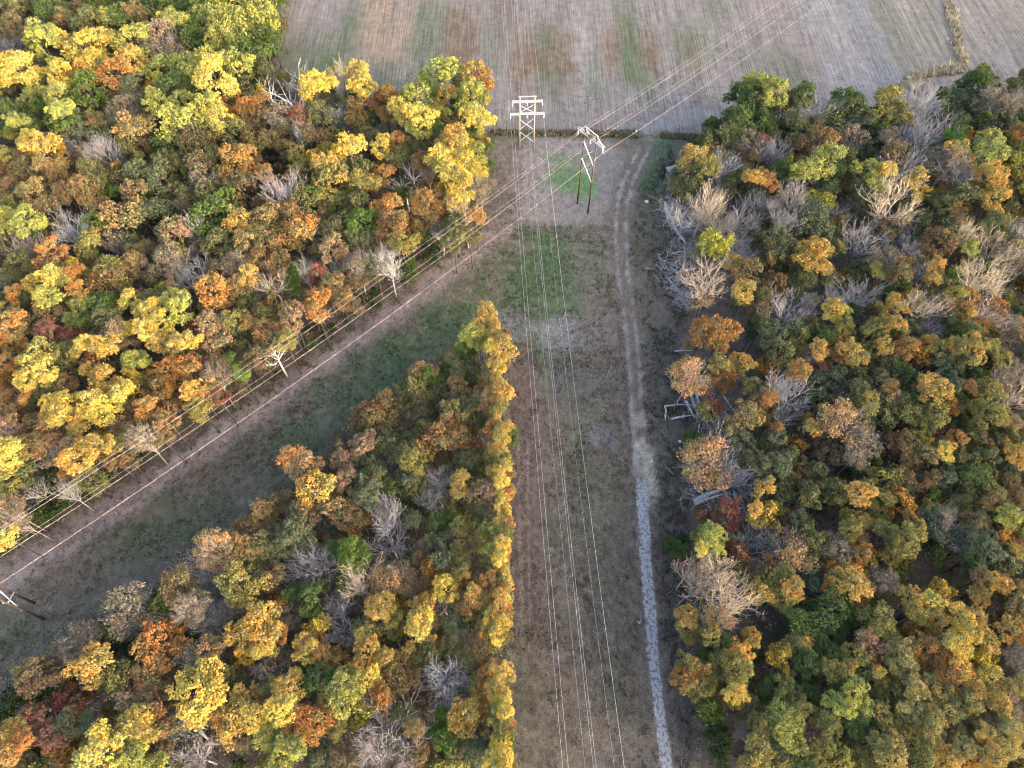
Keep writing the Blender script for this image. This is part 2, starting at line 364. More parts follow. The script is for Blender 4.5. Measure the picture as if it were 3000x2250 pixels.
    put((0.28, 0.235, 0.18), rowm * (0.5 + 0.5 * np.sin(X * 2 * math.pi / 2.3)) * 0.55)
    put((0.275, 0.250, 0.230), (1 - sstep(1.2, 4, line_d([(1895, 392), (1960, 350), (2050, 340), (2200, 375)], X, Y) + wob * 1.5)) * 0.7)
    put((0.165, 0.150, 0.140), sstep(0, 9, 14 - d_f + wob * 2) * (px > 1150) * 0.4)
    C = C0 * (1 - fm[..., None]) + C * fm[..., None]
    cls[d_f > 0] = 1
    # weedy ditch between field and clearing
    q = line_d([(1440, 388), (1650, 392), (1870, 394)], X, Y); put((0.120, 0.112, 0.074), (1 - sstep(0.2, 2.2, q + w2 * 1.8 + (n4 - .5) * 3)) * 0.75)
    q = line_d([(1935, 397), (2120, 408)], X, Y); put((0.112, 0.105, 0.074), (1 - sstep(0.4, 2.8, q + w2 * 1.8 + (n4 - .5) * 3)) * 0.75)
    return np.clip(C * (0.92 + 0.16 * n4[..., None]), 0.005, 0.9), cls, gr

def build_ground():
    def axis(a, b, st, far):
        fine = np.arange(a, b + 1e-6, st)
        g = st * np.cumsum(1.35 ** np.arange(1, 32)); g = g[g < far]
        return np.concatenate([(a - g)[::-1], fine, b + g])
    xs, ys = axis(-150, 150, 0.4, 1000), axis(-8, 212, 0.4, 1000)
    X, Y = np.meshgrid(xs, ys)
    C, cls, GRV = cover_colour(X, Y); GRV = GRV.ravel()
    Z = (fbm(X, Y, 9, 81) - 0.5) * 0.25 + (fbm(X, Y, 1.6, 85) - 0.5) * 0.12
    nx, ny = len(xs), len(ys)
    V = np.stack([X, Y, Z], -1).reshape(-1, 3); Cf = C.reshape(-1, 3)
    i = (np.arange(ny - 1)[:, None] * nx + np.arange(nx - 1)[None]).ravel()
    Q = np.stack([i, i + 1, i + 1 + nx, i + nx], 1); k = cls[:-1, :-1].ravel()
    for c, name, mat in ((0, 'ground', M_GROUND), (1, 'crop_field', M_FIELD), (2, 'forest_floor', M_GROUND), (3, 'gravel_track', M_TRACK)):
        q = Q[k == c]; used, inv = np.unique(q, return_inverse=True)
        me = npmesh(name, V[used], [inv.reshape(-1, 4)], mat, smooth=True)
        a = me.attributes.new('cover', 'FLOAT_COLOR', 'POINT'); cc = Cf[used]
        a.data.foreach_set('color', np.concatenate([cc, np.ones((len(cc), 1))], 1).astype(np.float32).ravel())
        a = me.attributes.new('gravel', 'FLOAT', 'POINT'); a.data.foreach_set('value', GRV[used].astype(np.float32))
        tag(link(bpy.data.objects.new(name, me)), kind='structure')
build_ground()

# ------------------------------------------------------------------ the trees
TREES = '''A 100 70 95 v;350 60 90 g;130 190 85 b;60 270 80 B;420 150 80 t;520 90 60 b;690 60 100 g;800 110 80 g;600 160 85 v;710 140 75 y;910 110 85 t;1090 60 90 g;960 30 50 b;830 170 60 g;1290 60 100 g;1130 130 75 y;1330 130 90 y;1560 60 120 y;1420 170 110 y;1200 200 100 g;1570 190 110 y;1300 290 90 g;1480 290 110 y;1590 330 80 g;1060 270 90 P;270 250 95 y;440 290 75 Y;560 310 90 Y;680 280 85 Y;880 270 100 y;780 330 60 g;640 410 80 Y;860 400 85 K;760 480 85 o;930 480 70 v;60 430 80 Y;150 460 90 Y;30 520 55 Y;360 420 50 y;390 490 80 Y;290 430 50 v;550 490 80 K;570 590 95 g;320 560 60 v;120 560 80 v;210 560 60 v;1070 470 100 y;1240 460 110 y;1370 410 100 y;1400 520 110 Y;1540 430 90 y;1130 590 90 g;1290 600 70 g;880 590 75 s;820 630 60 s;720 640 70 b;930 700 70 s;1060 690 90 y;1180 680 85 y;1150 800 110 y;1340 710 85 y;1440 780 90 Y;1500 660 85 o;1610 700 70 o;1600 560 70 v;240 650 80 y;380 640 70 y;400 720 70 y;60 700 70 g;270 760 90 g;400 790 70 g;510 760 60 s;110 790 60 y;60 850 80 g;190 860 70 g;200 910 65 Y;270 960 85 K;330 940 80 b;550 870 90 s;380 850 60 b;540 700 60 b;660 720 60 b;650 790 70 t;730 900 60 g;820 740 80 P;860 850 110 t;820 950 60 v;1040 930 65 G;940 930 80 b;1160 920 80 b;1290 890 95 b;1420 880 80 b;1540 890 90 v;1610 820 70 b;440 910 60 b;480 960 60 B;600 950 60 B;740 1010 100 B;560 1030 90 b;70 1030 85 u;190 1090 80 b;340 1080 85 t;620 1130 85 v;60 1160 85 c;220 1260 80 t;80 1240 80 b;380 1180 80 t;450 1260 80 b;560 1230 90 c;620 1320 70 t;330 1340 80 b;50 1350 70 v;1090 1050 95 v;1240 1030 60 v;1300 1060 80 b;1400 1000 60 v;930 1110 80 s;1070 1180 95 s;800 1200 85 b;870 1250 80 b;740 1240 35 l;1330 1170 80 P;1520 1060 110 o;1620 1100 60 o;1560 1210 90 b;1480 1220 50 v;1320 1270 65 v;1200 1260 50 v;1210 1330 60 b;1450 1320 85 l;1360 1410 100 g;80 1440 85 y;180 1440 80 y;230 1480 70 g;430 1470 110 B;150 1590 110 T;340 1630 75 o;590 1460 60 l;580 1580 80 u;790 1450 150 t;930 1380 110 s;1120 1370 60 s;740 1590 70 B;1120 1520 100 p;1010 1620 70 b;860 1630 60 b;1230 1620 40 B;1240 1500 60 B;1420 1590 90 v;1580 1440 110 K;1620 1590 90 t
B 30 60 90 y;120 40 60 g;50 130 90 y;150 150 55 v;40 270 90 g;110 260 60 g;30 390 80 g;60 470 60 v;30 680 60 o;20 760 70 b;180 770 80 P;290 760 65 r;390 560 105 Y;480 490 50 y;440 610 70 v;420 740 75 v;540 510 70 T;660 490 75 Y;690 560 65 Y;640 600 40 g;660 640 55 o;640 710 65 c;740 780 70 G;180 580 130 D;510 740 70 B;390 900 85 b;290 880 60 B;110 910 75 t;200 900 65 b;30 850 60 b;840 680 70 o;890 640 60 o;860 750 60 o;1000 630 85 y;930 690 60 Y;970 760 80 Y;1060 770 90 Y;1130 700 60 y;1060 850 70 y;1180 500 115 y;1400 500 80 K;1480 520 60 o;1340 560 60 v;1220 640 75 K;1390 620 90 y;1460 640 60 y;1320 690 60 g;1210 780 70 y;1160 830 60 g;1420 770 85 Y;1480 790 60 Y;1280 790 50 b;1390 870 50 g;1270 920 105 K;1190 1010 75 Y;1450 930 60 c;1500 960 45 g;1430 1010 65 y;1500 1080 40 g;1350 1080 90 Y;1270 1130 80 Y;1420 1110 60 Y;1310 1200 75 Y;1270 1270 70 K;1340 1280 60 Y;600 970 100 Y;720 900 75 v;810 960 65 Y;890 930 65 o;820 880 50 v;990 960 70 u;1060 960 60 v;920 1020 60 v;1070 1050 60 c;620 1070 50 v;690 1080 65 v;300 1020 75 u;440 1060 75 K;310 1130 75 v;550 1100 60 v;480 1200 105 u;300 1280 85 v;370 1260 60 g;680 1190 90 u;600 1210 60 v;560 1330 70 l;650 1320 70 v;690 1450 85 l;830 1130 60 o;150 1230 110 B;60 1130 50 o;30 1080 60 c;960 1180 60 D;1010 1090 60 D;1110 1130 60 T;860 1340 75 o;800 1390 70 c;890 1470 90 c;830 1530 70 b;1110 1330 85 o;1190 1300 60 o;1130 1410 60 c;1200 1500 60 B;1290 1330 60 K;1360 1390 80 T;1430 1400 55 o;1470 1230 60 P;1300 1480 70 v;1280 1560 70 v;1390 1540 60 v;1100 1530 75 S;1160 1610 50 S;950 1570 75 u;540 1530 95 v;640 1540 60 v;200 1390 75 c;300 1400 60 b;270 1500 110 o;60 1430 90 t;110 1480 70 v;80 1600 110 c;30 1530 60 v;440 1470 60 B;410 1600 50 s;500 1620 80 p;700 1610 75 B;710 1560 60 s;850 1630 60 B;60 1330 60 b;480 1380 70 b
C 1600 590 100 y;1500 600 80 g;1540 700 90 g;1440 760 70 g;1500 830 80 g;1600 800 90 g;1260 920 60 v;1410 880 60 v;1380 950 60 s;1500 930 80 P;1610 910 50 r;1620 990 70 B;1550 1030 50 c;1180 1060 95 K;1260 1090 75 u;1100 1150 70 s;1110 1230 65 v;1220 1150 50 v;1380 1050 80 B;1370 1180 60 B;1500 1120 65 v;1560 1150 60 K;1630 1140 50 K;1450 1200 75 v;1560 1230 70 v;1130 1390 100 B;1230 1350 110 T;1360 1430 90 T;1490 1400 100 B;1600 1300 70 B;1300 1590 105 x;1560 1510 60 v;1470 1560 60 B;1620 1440 60 v;1490 1620 80 B
D 50 610 75 y;130 640 40 o;40 690 50 g;60 760 70 v;20 860 50 g;240 620 70 g;190 680 60 v;320 700 80 B;510 670 85 l;440 680 50 g;180 820 80 v;300 830 60 v;500 800 110 v;640 790 60 v;800 690 100 u;850 750 70 v;700 890 85 G;780 910 60 P;520 930 85 P;180 980 60 t;330 930 90 c;30 980 80 B;1000 650 90 B;1040 800 150 B;910 870 70 B;1330 540 95 g;1330 640 60 g;1220 640 60 s;1250 810 55 g;1460 650 80 P;1570 600 60 v;1590 700 60 P;1640 640 50 B;1630 860 50 o;1460 830 90 s;1560 810 50 v;230 1120 90 y;380 1040 85 y;400 1130 70 g;500 1040 75 v;80 1110 60 g;10 1180 55 o;640 1010 50 G;640 1130 75 y;740 1120 70 Y;700 1190 60 y;560 1180 60 c;820 1000 70 c;900 1040 120 B;1200 920 85 l;1220 1010 85 K;1090 1030 55 u;1160 1060 90 P;1080 1090 60 P;1260 1120 90 B;1440 970 90 y;1500 1010 70 u;1600 1000 85 u;1440 1130 80 K;1600 1230 70 v;960 1220 90 K;1060 1290 60 g;1250 1270 85 v;1140 1330 60 v;1380 1250 70 u;1450 1300 90 K;190 1280 85 B;30 1320 50 B;380 1240 60 s;620 1250 75 s;790 1300 130 T;850 1210 60 T;560 1330 60 s;460 1370 75 B;100 1420 100 B;290 1450 110 s;10 1400 40 b;80 1590 95 v;300 1640 80 K;620 1570 110 B;830 1560 100 B;800 1470 60 b;1100 1440 100 v;1230 1430 50 c;1300 1510 60 T;1370 1520 60 G;1480 1470 80 v;1560 1390 60 v;1000 1500 70 v;1100 1580 80 c;1500 1590 110 T;1630 1620 50 u;930 1620 60 B;1630 1480 50 B;1310 1610 50 y
E 30 140 60 s;130 60 70 v;330 60 85 c;590 30 55 l;220 170 55 Y;380 140 90 Y;480 100 50 o;500 220 55 o;90 250 60 o;150 290 60 v;310 260 70 y;320 330 80 t;20 350 40 u;720 130 100 u;720 210 100 c;850 40 60 t;900 80 75 p;1020 140 70 b;1100 40 80 P;1200 140 80 B;1280 60 70 D;1410 90 60 b;1550 60 75 P;1600 120 60 K;1380 220 95 o;1470 260 70 o;1550 190 70 t;520 350 75 y;650 330 85 g;450 410 45 y;520 420 60 g;680 430 95 v;850 290 60 Y;980 390 95 Y;1040 450 80 Y;950 490 70 Y;970 260 50 v;1100 280 60 y;1170 330 90 y;1130 240 70 c;800 330 50 v;1260 470 50 r;1360 430 85 p;1400 550 90 p;1530 420 70 u;1540 510 80 v;1630 430 50 o;1600 280 60 v;90 440 85 o;60 500 80 o;190 450 60 c;70 580 60 o;350 510 95 r;150 590 50 o;740 500 75 p;590 570 75 Y;680 590 80 K;800 560 70 p;490 630 45 Y;420 640 80 v;270 650 85 u;230 740 100 Y;320 790 60 Y;170 810 60 Y;40 700 60 o;450 740 85 v;650 690 80 c;890 670 75 y;850 720 60 u;1060 560 75 K;1160 560 65 K;1240 550 60 Y;1170 640 80 c;1100 740 70 o;1210 730 80 o;1300 700 60 r;1400 690 60 b;1500 690 55 l;1570 770 45 l;1620 680 60 b;1560 830 50 b;1400 800 70 P;430 840 60 c;570 740 40 K;680 800 70 K;700 880 70 Y;790 880 75 Y;350 980 70 Y;470 960 85 Y;600 960 90 Y;650 1020 70 Y;720 960 60 Y;380 1030 60 Y;540 1080 80 K;1050 870 75 o;950 820 50 v;1280 870 85 K;1300 980 80 u;1420 920 60 r;1390 870 50 b;90 910 80 c;160 920 40 o;60 1010 70 b;220 1000 60 c;260 900 60 v;950 980 65 o;1080 970 80 c;960 1060 75 u;1090 1070 70 c;820 1090 80 p;860 980 60 c;60 1130 75 Q;240 1110 70 c;370 1140 95 Q;170 1230 70 c;330 1260 75 Q;490 1230 60 p;490 1330 80 K;560 1250 70 K;660 1230 80 K;760 1220 85 u;740 1320 75 c;550 1430 100 v;470 1390 60 o;840 1330 50 b;1060 1180 50 c;930 1190 70 P;40 1270 80 Y;90 1340 80 u;40 1410 70 u;150 1400 75 v;60 1520 75 u;330 1430 60 S;390 1360 50 S;430 1520 60 B;240 1510 60 B;330 1620 120 S;520 1540 55 S;690 1420 55 S;50 1630 60 Q;910 1310 40 S
F 30 20 60 c;150 40 70 c;230 130 45 l;240 200 45 l;110 150 105 T;310 110 50 B;400 110 55 r;540 50 60 B;660 60 60 P;770 80 65 s;770 140 35 v;860 40 70 B;990 60 60 L;1000 120 60 L;1120 20 50 S;530 210 90 t;670 170 55 b;390 290 85 o;400 380 60 o;560 290 60 c;650 330 40 b;230 390 80 p;40 380 60 t;80 480 90 c;240 480 60 b;190 550 60 u;30 650 70 b;60 590 50 v;120 620 60 D;770 270 60 S;360 470 45 S;460 490 60 S;590 420 30 S;360 580 45 L;150 750 30 S;1500 350 60 K;1460 460 65 K;1530 440 45 K;1370 510 55 y;1440 530 65 y;1540 500 40 Y;1520 580 55 Y;1350 590 50 l;1370 640 50 g;1270 670 45 v;1560 690 40 K;1290 750 55 v;1400 750 65 v;1520 740 50 p;1550 780 40 K;1080 760 90 t;1110 780 50 l;1210 820 55 l;1300 830 55 c;1420 830 60 v;1480 850 45 c;1540 860 40 K;1510 930 60 Q;850 980 85 c;720 1040 90 c;780 1100 70 b;690 1110 70 b;1060 940 85 v;1180 890 60 v;1300 920 75 b;1280 1000 85 t;1390 1010 65 v;1090 1050 80 b;1250 1100 70 c;1200 1170 100 c;1310 1190 70 c;1230 1320 60 b;850 1160 65 v;870 1230 70 v;690 1230 80 p;960 1280 75 v;1010 1200 60 s;1020 1330 70 u;1000 1420 80 s;1400 1220 65 c;1450 1100 60 v;1540 1040 50 p;1540 1120 55 o;1590 1170 45 Y;1560 1250 50 K;1600 1290 40 Y;1500 1310 60 v;1360 1320 60 v;1420 1420 65 v;1550 1390 55 K;1590 1430 45 Y;1320 1450 55 K;1320 1530 50 K;1470 1540 70 p;1600 1540 40 Y;1590 1620 45 Y;1440 1630 60 v;260 1320 80 o;310 1370 80 p;430 1400 60 b;400 1520 100 K;570 1340 70 p;570 1440 65 p;480 1330 40 S;760 1340 80 s;690 1440 70 s;780 1450 70 v;900 1500 70 g;720 1550 70 s;1030 1480 60 v;1160 1450 80 B;1190 1530 60 B;1120 1590 60 B;1060 1620 45 G;830 1640 60 B;120 1610 70 t;30 1630 55 t;250 1590 30 S;270 1640 50 p;660 1560 60 v;610 1500 70 b
G 1290 150 115 T;1440 50 50 K;1520 100 75 t;1500 230 60 K;1490 290 60 u;1230 300 55 t;1600 360 60 b;1620 250 50 v;1620 430 50 v;1240 480 65 o;1370 480 85 o;1210 550 75 c;1330 550 70 o;1560 480 50 G;1340 700 60 u;1250 730 70 v;1490 700 60 K;1380 790 70 o;1290 800 60 c;1130 780 90 Q;1290 970 55 r;1250 1010 60 v;1620 900 50 p;1550 850 65 v;1580 950 50 o;1530 1030 90 t;1440 1100 60 t;1620 1110 70 v;1490 1200 80 s;1510 1300 60 v;1160 1190 60 L;1250 1330 120 Q;1400 1370 110 B;1620 1340 60 v;1630 1500 60 K;1400 1620 60 r;1580 1640 40 K;1640 1220 40 g
H 60 50 70 G;300 30 90 K;210 100 60 v;230 170 65 v;40 180 65 c;380 170 40 v;620 90 75 v;710 100 50 u;760 60 70 P;890 70 55 o;850 110 60 t;960 110 60 B;1090 80 60 K;1070 150 45 K;1200 120 45 l;1400 100 110 T;1560 60 80 P;1630 100 60 t;620 220 110 B;430 270 80 B;160 340 110 B;170 280 45 g;250 300 50 P;290 430 45 c;430 350 55 Y;490 400 65 y;500 460 45 u;550 350 40 g;840 210 60 g;820 290 50 K;700 350 50 t;800 370 70 K;820 440 60 K;690 480 60 u;780 490 50 u;860 490 50 u;960 430 70 v;970 310 100 T;1060 440 70 B;1140 240 90 v;1210 250 50 Y;1320 200 80 T;1400 350 110 T;1460 190 60 T;1250 350 60 o;1290 370 45 Y;1270 450 50 u;1390 450 50 o;1180 510 60 g;1320 510 60 g;1170 400 50 v;1610 380 60 g;1610 500 70 Q;1590 580 70 P;1500 330 60 o;60 530 85 s;170 480 70 s;60 620 80 v;190 580 60 u;350 520 65 g;330 610 55 K;440 550 50 o;540 620 75 K;570 680 60 K;470 650 50 o;560 520 50 G;360 660 45 u;250 660 50 P;210 740 60 o;160 750 45 o;340 730 45 r;300 820 60 s;420 800 65 s;560 780 65 v;730 580 65 K;640 600 60 v;900 580 55 o;990 600 55 o;1050 540 40 K;870 640 60 o;850 680 60 t;1110 600 50 u;1210 590 50 K;1330 610 80 K;1440 600 60 u;1530 680 60 u;1040 700 50 v;1140 700 70 s;1240 700 45 u;740 740 75 v;870 770 75 g;1190 770 85 s;1200 840 60 s;1330 780 60 g;1420 790 50 v;1570 720 45 P;1600 770 60 P;1600 920 120 T;1530 800 50 P;720 830 70 p;790 850 40 o;480 880 60 s;600 880 70 v;620 950 85 u;80 830 90 B;150 880 90 B;20 920 40 o;20 1010 50 c;110 1010 70 B;330 930 70 v;470 950 60 P;830 850 50 v;880 940 60 v;740 950 60 v;1070 860 80 K;1010 890 70 t;1100 940 50 o;1310 850 40 o;1290 890 50 v;1430 880 70 u;940 960 70 g;1050 1010 75 u;1240 960 60 u;1350 980 50 u;1440 1040 85 u;1350 1060 60 v;790 1040 75 u;920 1030 65 u;1060 1080 70 u;1120 1110 60 v;1260 1080 60 v;470 1080 105 Q;290 1110 60 K;640 1050 60 v;600 1100 60 v;1580 1080 50 p;1560 1130 70 v;1640 1060 50 v;60 1110 35 o;40 1180 60 s;170 1210 55 S;600 1220 85 P;370 1200 65 b;420 1270 70 b;560 1300 60 P;340 1290 50 b;870 1210 65 c;920 1260 85 t;1000 1290 75 t;1090 1220 55 p;1150 1270 50 Y;930 1330 65 t;1220 1190 50 o;1340 1140 65 u;1360 1210 65 c;1450 1200 60 v;1230 1280 70 v;1410 1320 70 v;1220 1340 60 v;1300 1320 60 v;1620 1290 60 K;1570 1260 60 v;60 1350 85 s;150 1300 50 v;230 1430 70 c;310 1380 50 v;520 1360 65 L;370 1490 70 v;250 1510 70 v;120 1450 70 v;60 1530 70 v;440 1540 70 u;600 1540 75 K;640 1490 50 v;640 1600 50 u;730 1580 60 u;780 1500 70 s;870 1530 70 s;950 1470 60 v;1000 1470 50 r;900 1430 60 c;1060 1440 45 c;1080 1550 45 l;1150 1440 60 s;1320 1420 80 g;1230 1530 70 v;1330 1490 70 v;1450 1560 80 t;1570 1480 70 t;1540 1400 60 s;1600 1560 60 t;1420 1600 50 K;930 1640 50 l;1040 1640 50 u;1210 1620 60 v
I 40 30 55 Q;110 40 60 P;40 160 65 Y;270 60 60 L;130 170 30 L;20 250 40 S;1400 230 90 Q;1500 240 80 t;1600 220 75 t;1600 100 70 t;1580 450 120 u;1550 600 75 P;1300 370 90 B;1390 460 70 B;1160 480 90 t;1170 590 60 Q;1260 620 80 P;890 630 110 P;800 700 80 S;1040 560 50 S;1130 740 50 S;1240 820 45 S;850 870 60 S;730 890 60 S;890 940 80 S;1040 850 140 o;1350 740 90 B;1440 700 60 B;1340 920 85 Q;1230 960 60 B;1170 1040 60 b;1020 1090 85 c;1070 1150 70 c;1100 1200 60 b;850 1210 70 p;250 1050 105 b;350 1000 60 b;480 880 90 P;560 830 70 P;610 1000 115 K;690 1070 80 v;100 1170 75 S;200 1220 80 S;350 1190 80 S;60 1290 80 S;430 1250 50 S;340 1320 115 r;350 1450 90 r;340 1550 60 o;170 1330 60 P;80 1440 90 K;100 1520 90 o;80 1620 80 t;220 1610 70 v;480 1360 70 s;620 1420 70 s;570 1340 50 s;870 1370 80 Y;960 1290 80 c;1010 1350 70 o;950 1420 65 K;1080 1390 60 c;770 1470 60 o;920 1500 70 b;1300 1190 145 Y;1440 1050 55 y;1540 1110 80 v;1400 1290 50 o;1520 1340 130 K;1600 1230 90 K;1640 1340 70 Y;1600 800 100 K;1640 730 60 o;700 1560 130 Y;860 1590 90 y;1010 1640 80 y;1050 1540 60 b;1180 1360 60 B;1260 1600 100 B;1550 1630 40 S;1580 1480 60 b
J 40 60 80 t;310 40 80 b;60 190 90 v;240 130 95 s;180 240 70 s;320 190 60 v;70 300 60 v;110 430 80 b;60 520 60 b;10 470 30 l;340 340 100 B;420 310 90 B;480 250 60 g;620 240 70 l;630 310 75 l;570 380 50 v;830 60 80 B;870 200 115 B;560 40 75 b;680 40 60 c;1010 50 55 s;960 110 60 S;700 380 95 T;640 480 80 T;840 470 75 Q;930 440 80 Q;1000 480 50 Q;810 620 80 K;880 690 65 u;900 750 70 u;890 810 60 v;720 740 75 v;690 780 50 u;1070 640 75 K;1060 720 85 Y;1150 700 45 K;1100 480 55 c;1220 440 60 o;1230 490 65 Y;1290 540 40 o;1220 600 60 B;1110 190 50 v;1160 90 60 g;1180 210 70 s;1190 300 70 s;1270 250 60 v;1060 300 45 c;1240 60 60 g;1330 90 60 u;1320 240 50 u;1330 340 60 u;1330 400 45 K;1440 70 60 v;1540 130 60 y;1590 60 45 Y;1450 200 60 u;1530 230 60 y;1590 200 50 Y;1580 300 50 Y;1500 340 50 u;1600 390 40 Y;1440 430 70 c;1530 440 60 o;1430 530 65 K;1520 530 60 o;1580 560 45 K;1600 500 40 o;1370 610 60 o;1480 600 50 K;1540 680 60 Y;1590 720 50 Y;1490 760 60 K;1570 790 55 Y;1530 860 60 u;1450 830 50 t;1280 730 60 s;1230 800 60 v;1270 870 60 v;1380 700 60 v;1180 860 55 o;1120 840 50 K;40 700 90 K;60 800 95 K;40 880 60 Y;150 790 50 o;150 890 60 c;250 650 70 P;240 530 60 g;350 540 70 g;360 630 65 g;340 690 40 G;510 620 75 B;540 760 100 B;380 830 75 o;340 900 75 Y;300 860 50 o;430 900 50 o;110 1020 100 P;520 980 70 o;580 900 60 b;730 890 70 K;690 1010 75 K;740 1070 65 Y;760 1120 50 K;850 960 55 K;930 940 50 c;1010 900 55 K;1060 950 60 u;930 1050 75 c;1000 1090 60 c;840 1040 50 c;400 1080 75 g;320 1050 45 g;580 1090 75 y;510 1150 80 y;640 1150 60 y;560 1230 80 y;680 1220 65 u;460 1200 50 u;220 1130 85 K;120 1160 80 u;160 1280 80 Y;60 1260 60 t;110 1330 50 y;340 1270 75 p;290 1340 75 o;420 1330 80 o;350 1410 85 o;380 1180 40 c;520 1390 65 u;570 1360 50 v;90 1430 80 y;190 1500 60 y;250 1530 60 y;150 1600 75 y;370 1540 85 s;820 1190 60 o;900 1250 85 c;950 1290 60 v;1040 1220 60 b;1180 1060 120 B;1240 1200 90 B;840 1430 190 B;720 1560 80 B;1380 970 70 u;1470 1010 70 c;1520 1060 70 o;1580 1050 50 K;1560 1150 70 K;1600 1220 50 Y;1610 1300 45 Y;1480 1170 70 K;1430 1100 60 u;1340 1190 50 v;1500 1270 60 o;1350 1330 95 K;1400 1290 60 Y;1320 1400 70 u;1500 1390 70 s;1560 1350 50 y;1190 1430 60 l;1230 1490 60 l;1290 1540 60 v;1300 1600 60 u;1420 1560 75 s;1500 1530 45 u;1580 1490 60 Y;1600 1580 60 Y;1540 1610 60 Y;1620 1640 40 Y;1080 1590 80 c;1040 1530 60 b;960 1620 70 B;1030 1400 50 t;560 1610 70 b;430 1620 60 s
K 1390 50 80 r;1310 160 75 y;1280 210 60 y;1220 240 40 Y;1010 210 50 L;1090 250 60 L;1120 180 45 S;1580 40 60 u;1540 200 120 B;1280 340 110 T;1250 450 140 T;1150 380 70 T;1400 560 130 T;1580 380 60 b;1330 690 70 Q;1130 690 70 K;1180 760 70 u;1300 800 65 u;1360 830 60 g;1550 820 50 K;1470 910 65 K;1330 900 70 v;1350 970 75 u;1260 930 60 g;1450 1000 80 u;1510 1010 50 g;1120 980 55 u;1190 1020 55 o;1110 1090 70 o;1250 1030 40 K;1220 1110 70 u;1340 1080 70 u;1470 1100 60 y;1450 1170 60 Y;1200 1160 60 u;1390 1150 50 v;1300 1320 90 L;1340 1480 100 S;1370 1630 60 L;1620 520 70 K;1570 460 60 u;1650 1180 60 g;1610 1380 70 u;1600 1540 95 u;1540 1640 60 K;1500 1430 40 P;1560 1250 45 s
L 210 50 60 s;90 110 80 b;150 280 110 Q;300 200 80 u;440 240 75 P;540 120 60 u;580 180 55 c;600 60 55 K;690 50 60 u;730 100 60 u;860 60 60 v;920 40 45 o;970 120 60 u;900 170 75 u;810 160 50 u;860 240 60 u;800 290 55 u;610 270 50 o;1080 60 70 P;1110 90 80 s;1160 60 60 B;1250 130 80 D;1340 50 70 t;1500 60 75 u;1570 30 60 y;1300 200 85 s;1400 250 80 s;1420 160 70 s;1320 290 65 g;1490 260 60 s;1090 230 60 L;1570 350 50 u;1630 270 50 K;1630 210 50 o;450 400 80 o;550 400 75 K;530 470 95 K;410 490 60 o;590 510 70 o;540 600 55 o;90 450 85 u;60 530 70 u;160 500 60 K;100 580 60 y;280 470 80 s;250 640 75 g;210 710 75 g;330 730 80 g;430 600 80 g;480 680 75 g;440 760 60 g;700 680 80 s;720 740 60 s;630 840 80 p;690 900 85 p;650 960 60 o;700 1030 50 Y;800 820 60 s;870 860 60 u;840 930 70 u;820 990 50 u;740 450 60 P;760 600 60 t;930 560 60 K;1040 600 70 Y;940 640 60 u;1070 680 70 K;1050 760 70 p;1080 830 60 o;1020 900 80 o;1100 920 60 o;1060 1000 70 o;1240 700 70 Y;1330 690 75 K;1280 780 70 Y;1220 860 75 Y;1240 910 50 y;1190 1010 90 K;1260 1030 60 t;1160 1060 60 o;1380 850 65 u;1420 830 70 t;1560 770 65 K;1640 790 50 o;1420 480 85 t;1490 460 70 K;1370 540 60 K;1600 520 80 t;1620 640 70 t;1380 430 60 t;180 870 70 u;230 840 50 K;200 900 60 P;310 860 70 v;330 940 75 g;240 980 70 g;400 920 70 g;390 1010 60 u;480 900 60 g;560 930 65 u;530 1000 45 K;470 1030 45 u;500 1060 60 s;620 1040 60 v;920 1050 70 y;990 1070 60 g;1000 1010 60 u;1060 1130 60 u;1130 1160 70 K;960 1140 70 u;800 1180 75 s;740 1130 65 s;680 1170 60 s;560 1160 70 y;470 1150 70 g;590 1240 75 y;520 1260 60 y;440 1240 70 y;100 1110 90 u;60 1190 80 g;170 1170 70 g;250 1200 75 g;190 1260 60 u;60 1290 75 y;120 1350 80 y;60 1420 75 y;160 1430 60 u;270 1150 60 g;330 1330 70 u;400 1380 65 u;580 1380 75 g;680 1370 70 g;730 1290 55 y;480 1500 80 v;350 1560 80 u;200 1550 80 y;80 1540 80 v;60 1630 70 u;240 1620 70 g;540 1560 70 u;860 1330 60 v;930 1260 80 u;940 1360 70 K;990 1200 70 K;1080 1230 75 u;1160 1290 70 u;1200 1220 70 K;1280 1230 80 y;1350 1250 70 K;1290 1330 70 u;1160 1380 75 y;1060 1330 65 u;1060 1420 75 u;930 1480 75 K;840 1420 60 u;760 1380 70 v;700 1480 70 u;790 1500 75 u;800 1600 80 u;1000 1540 70 v;1120 1500 80 u;1230 1450 75 u;1270 1530 60 y;1150 1600 80 K;1000 1630 70 v;660 1600 70 u;1420 1080 75 Y;1480 1140 75 y;1430 1180 60 u;1400 1020 50 u;1580 1030 55 P;1340 1160 50 K;1500 1260 70 t;1560 1290 70 P;1460 1360 80 P;1570 1400 75 u;1410 1430 65 K;1390 1530 80 K;1480 1500 75 u;1560 1500 70 y;1330 1600 80 K;1460 1600 80 K;1630 1130 50 u;1640 870 60 P;1620 950 50 B;1560 930 50 P
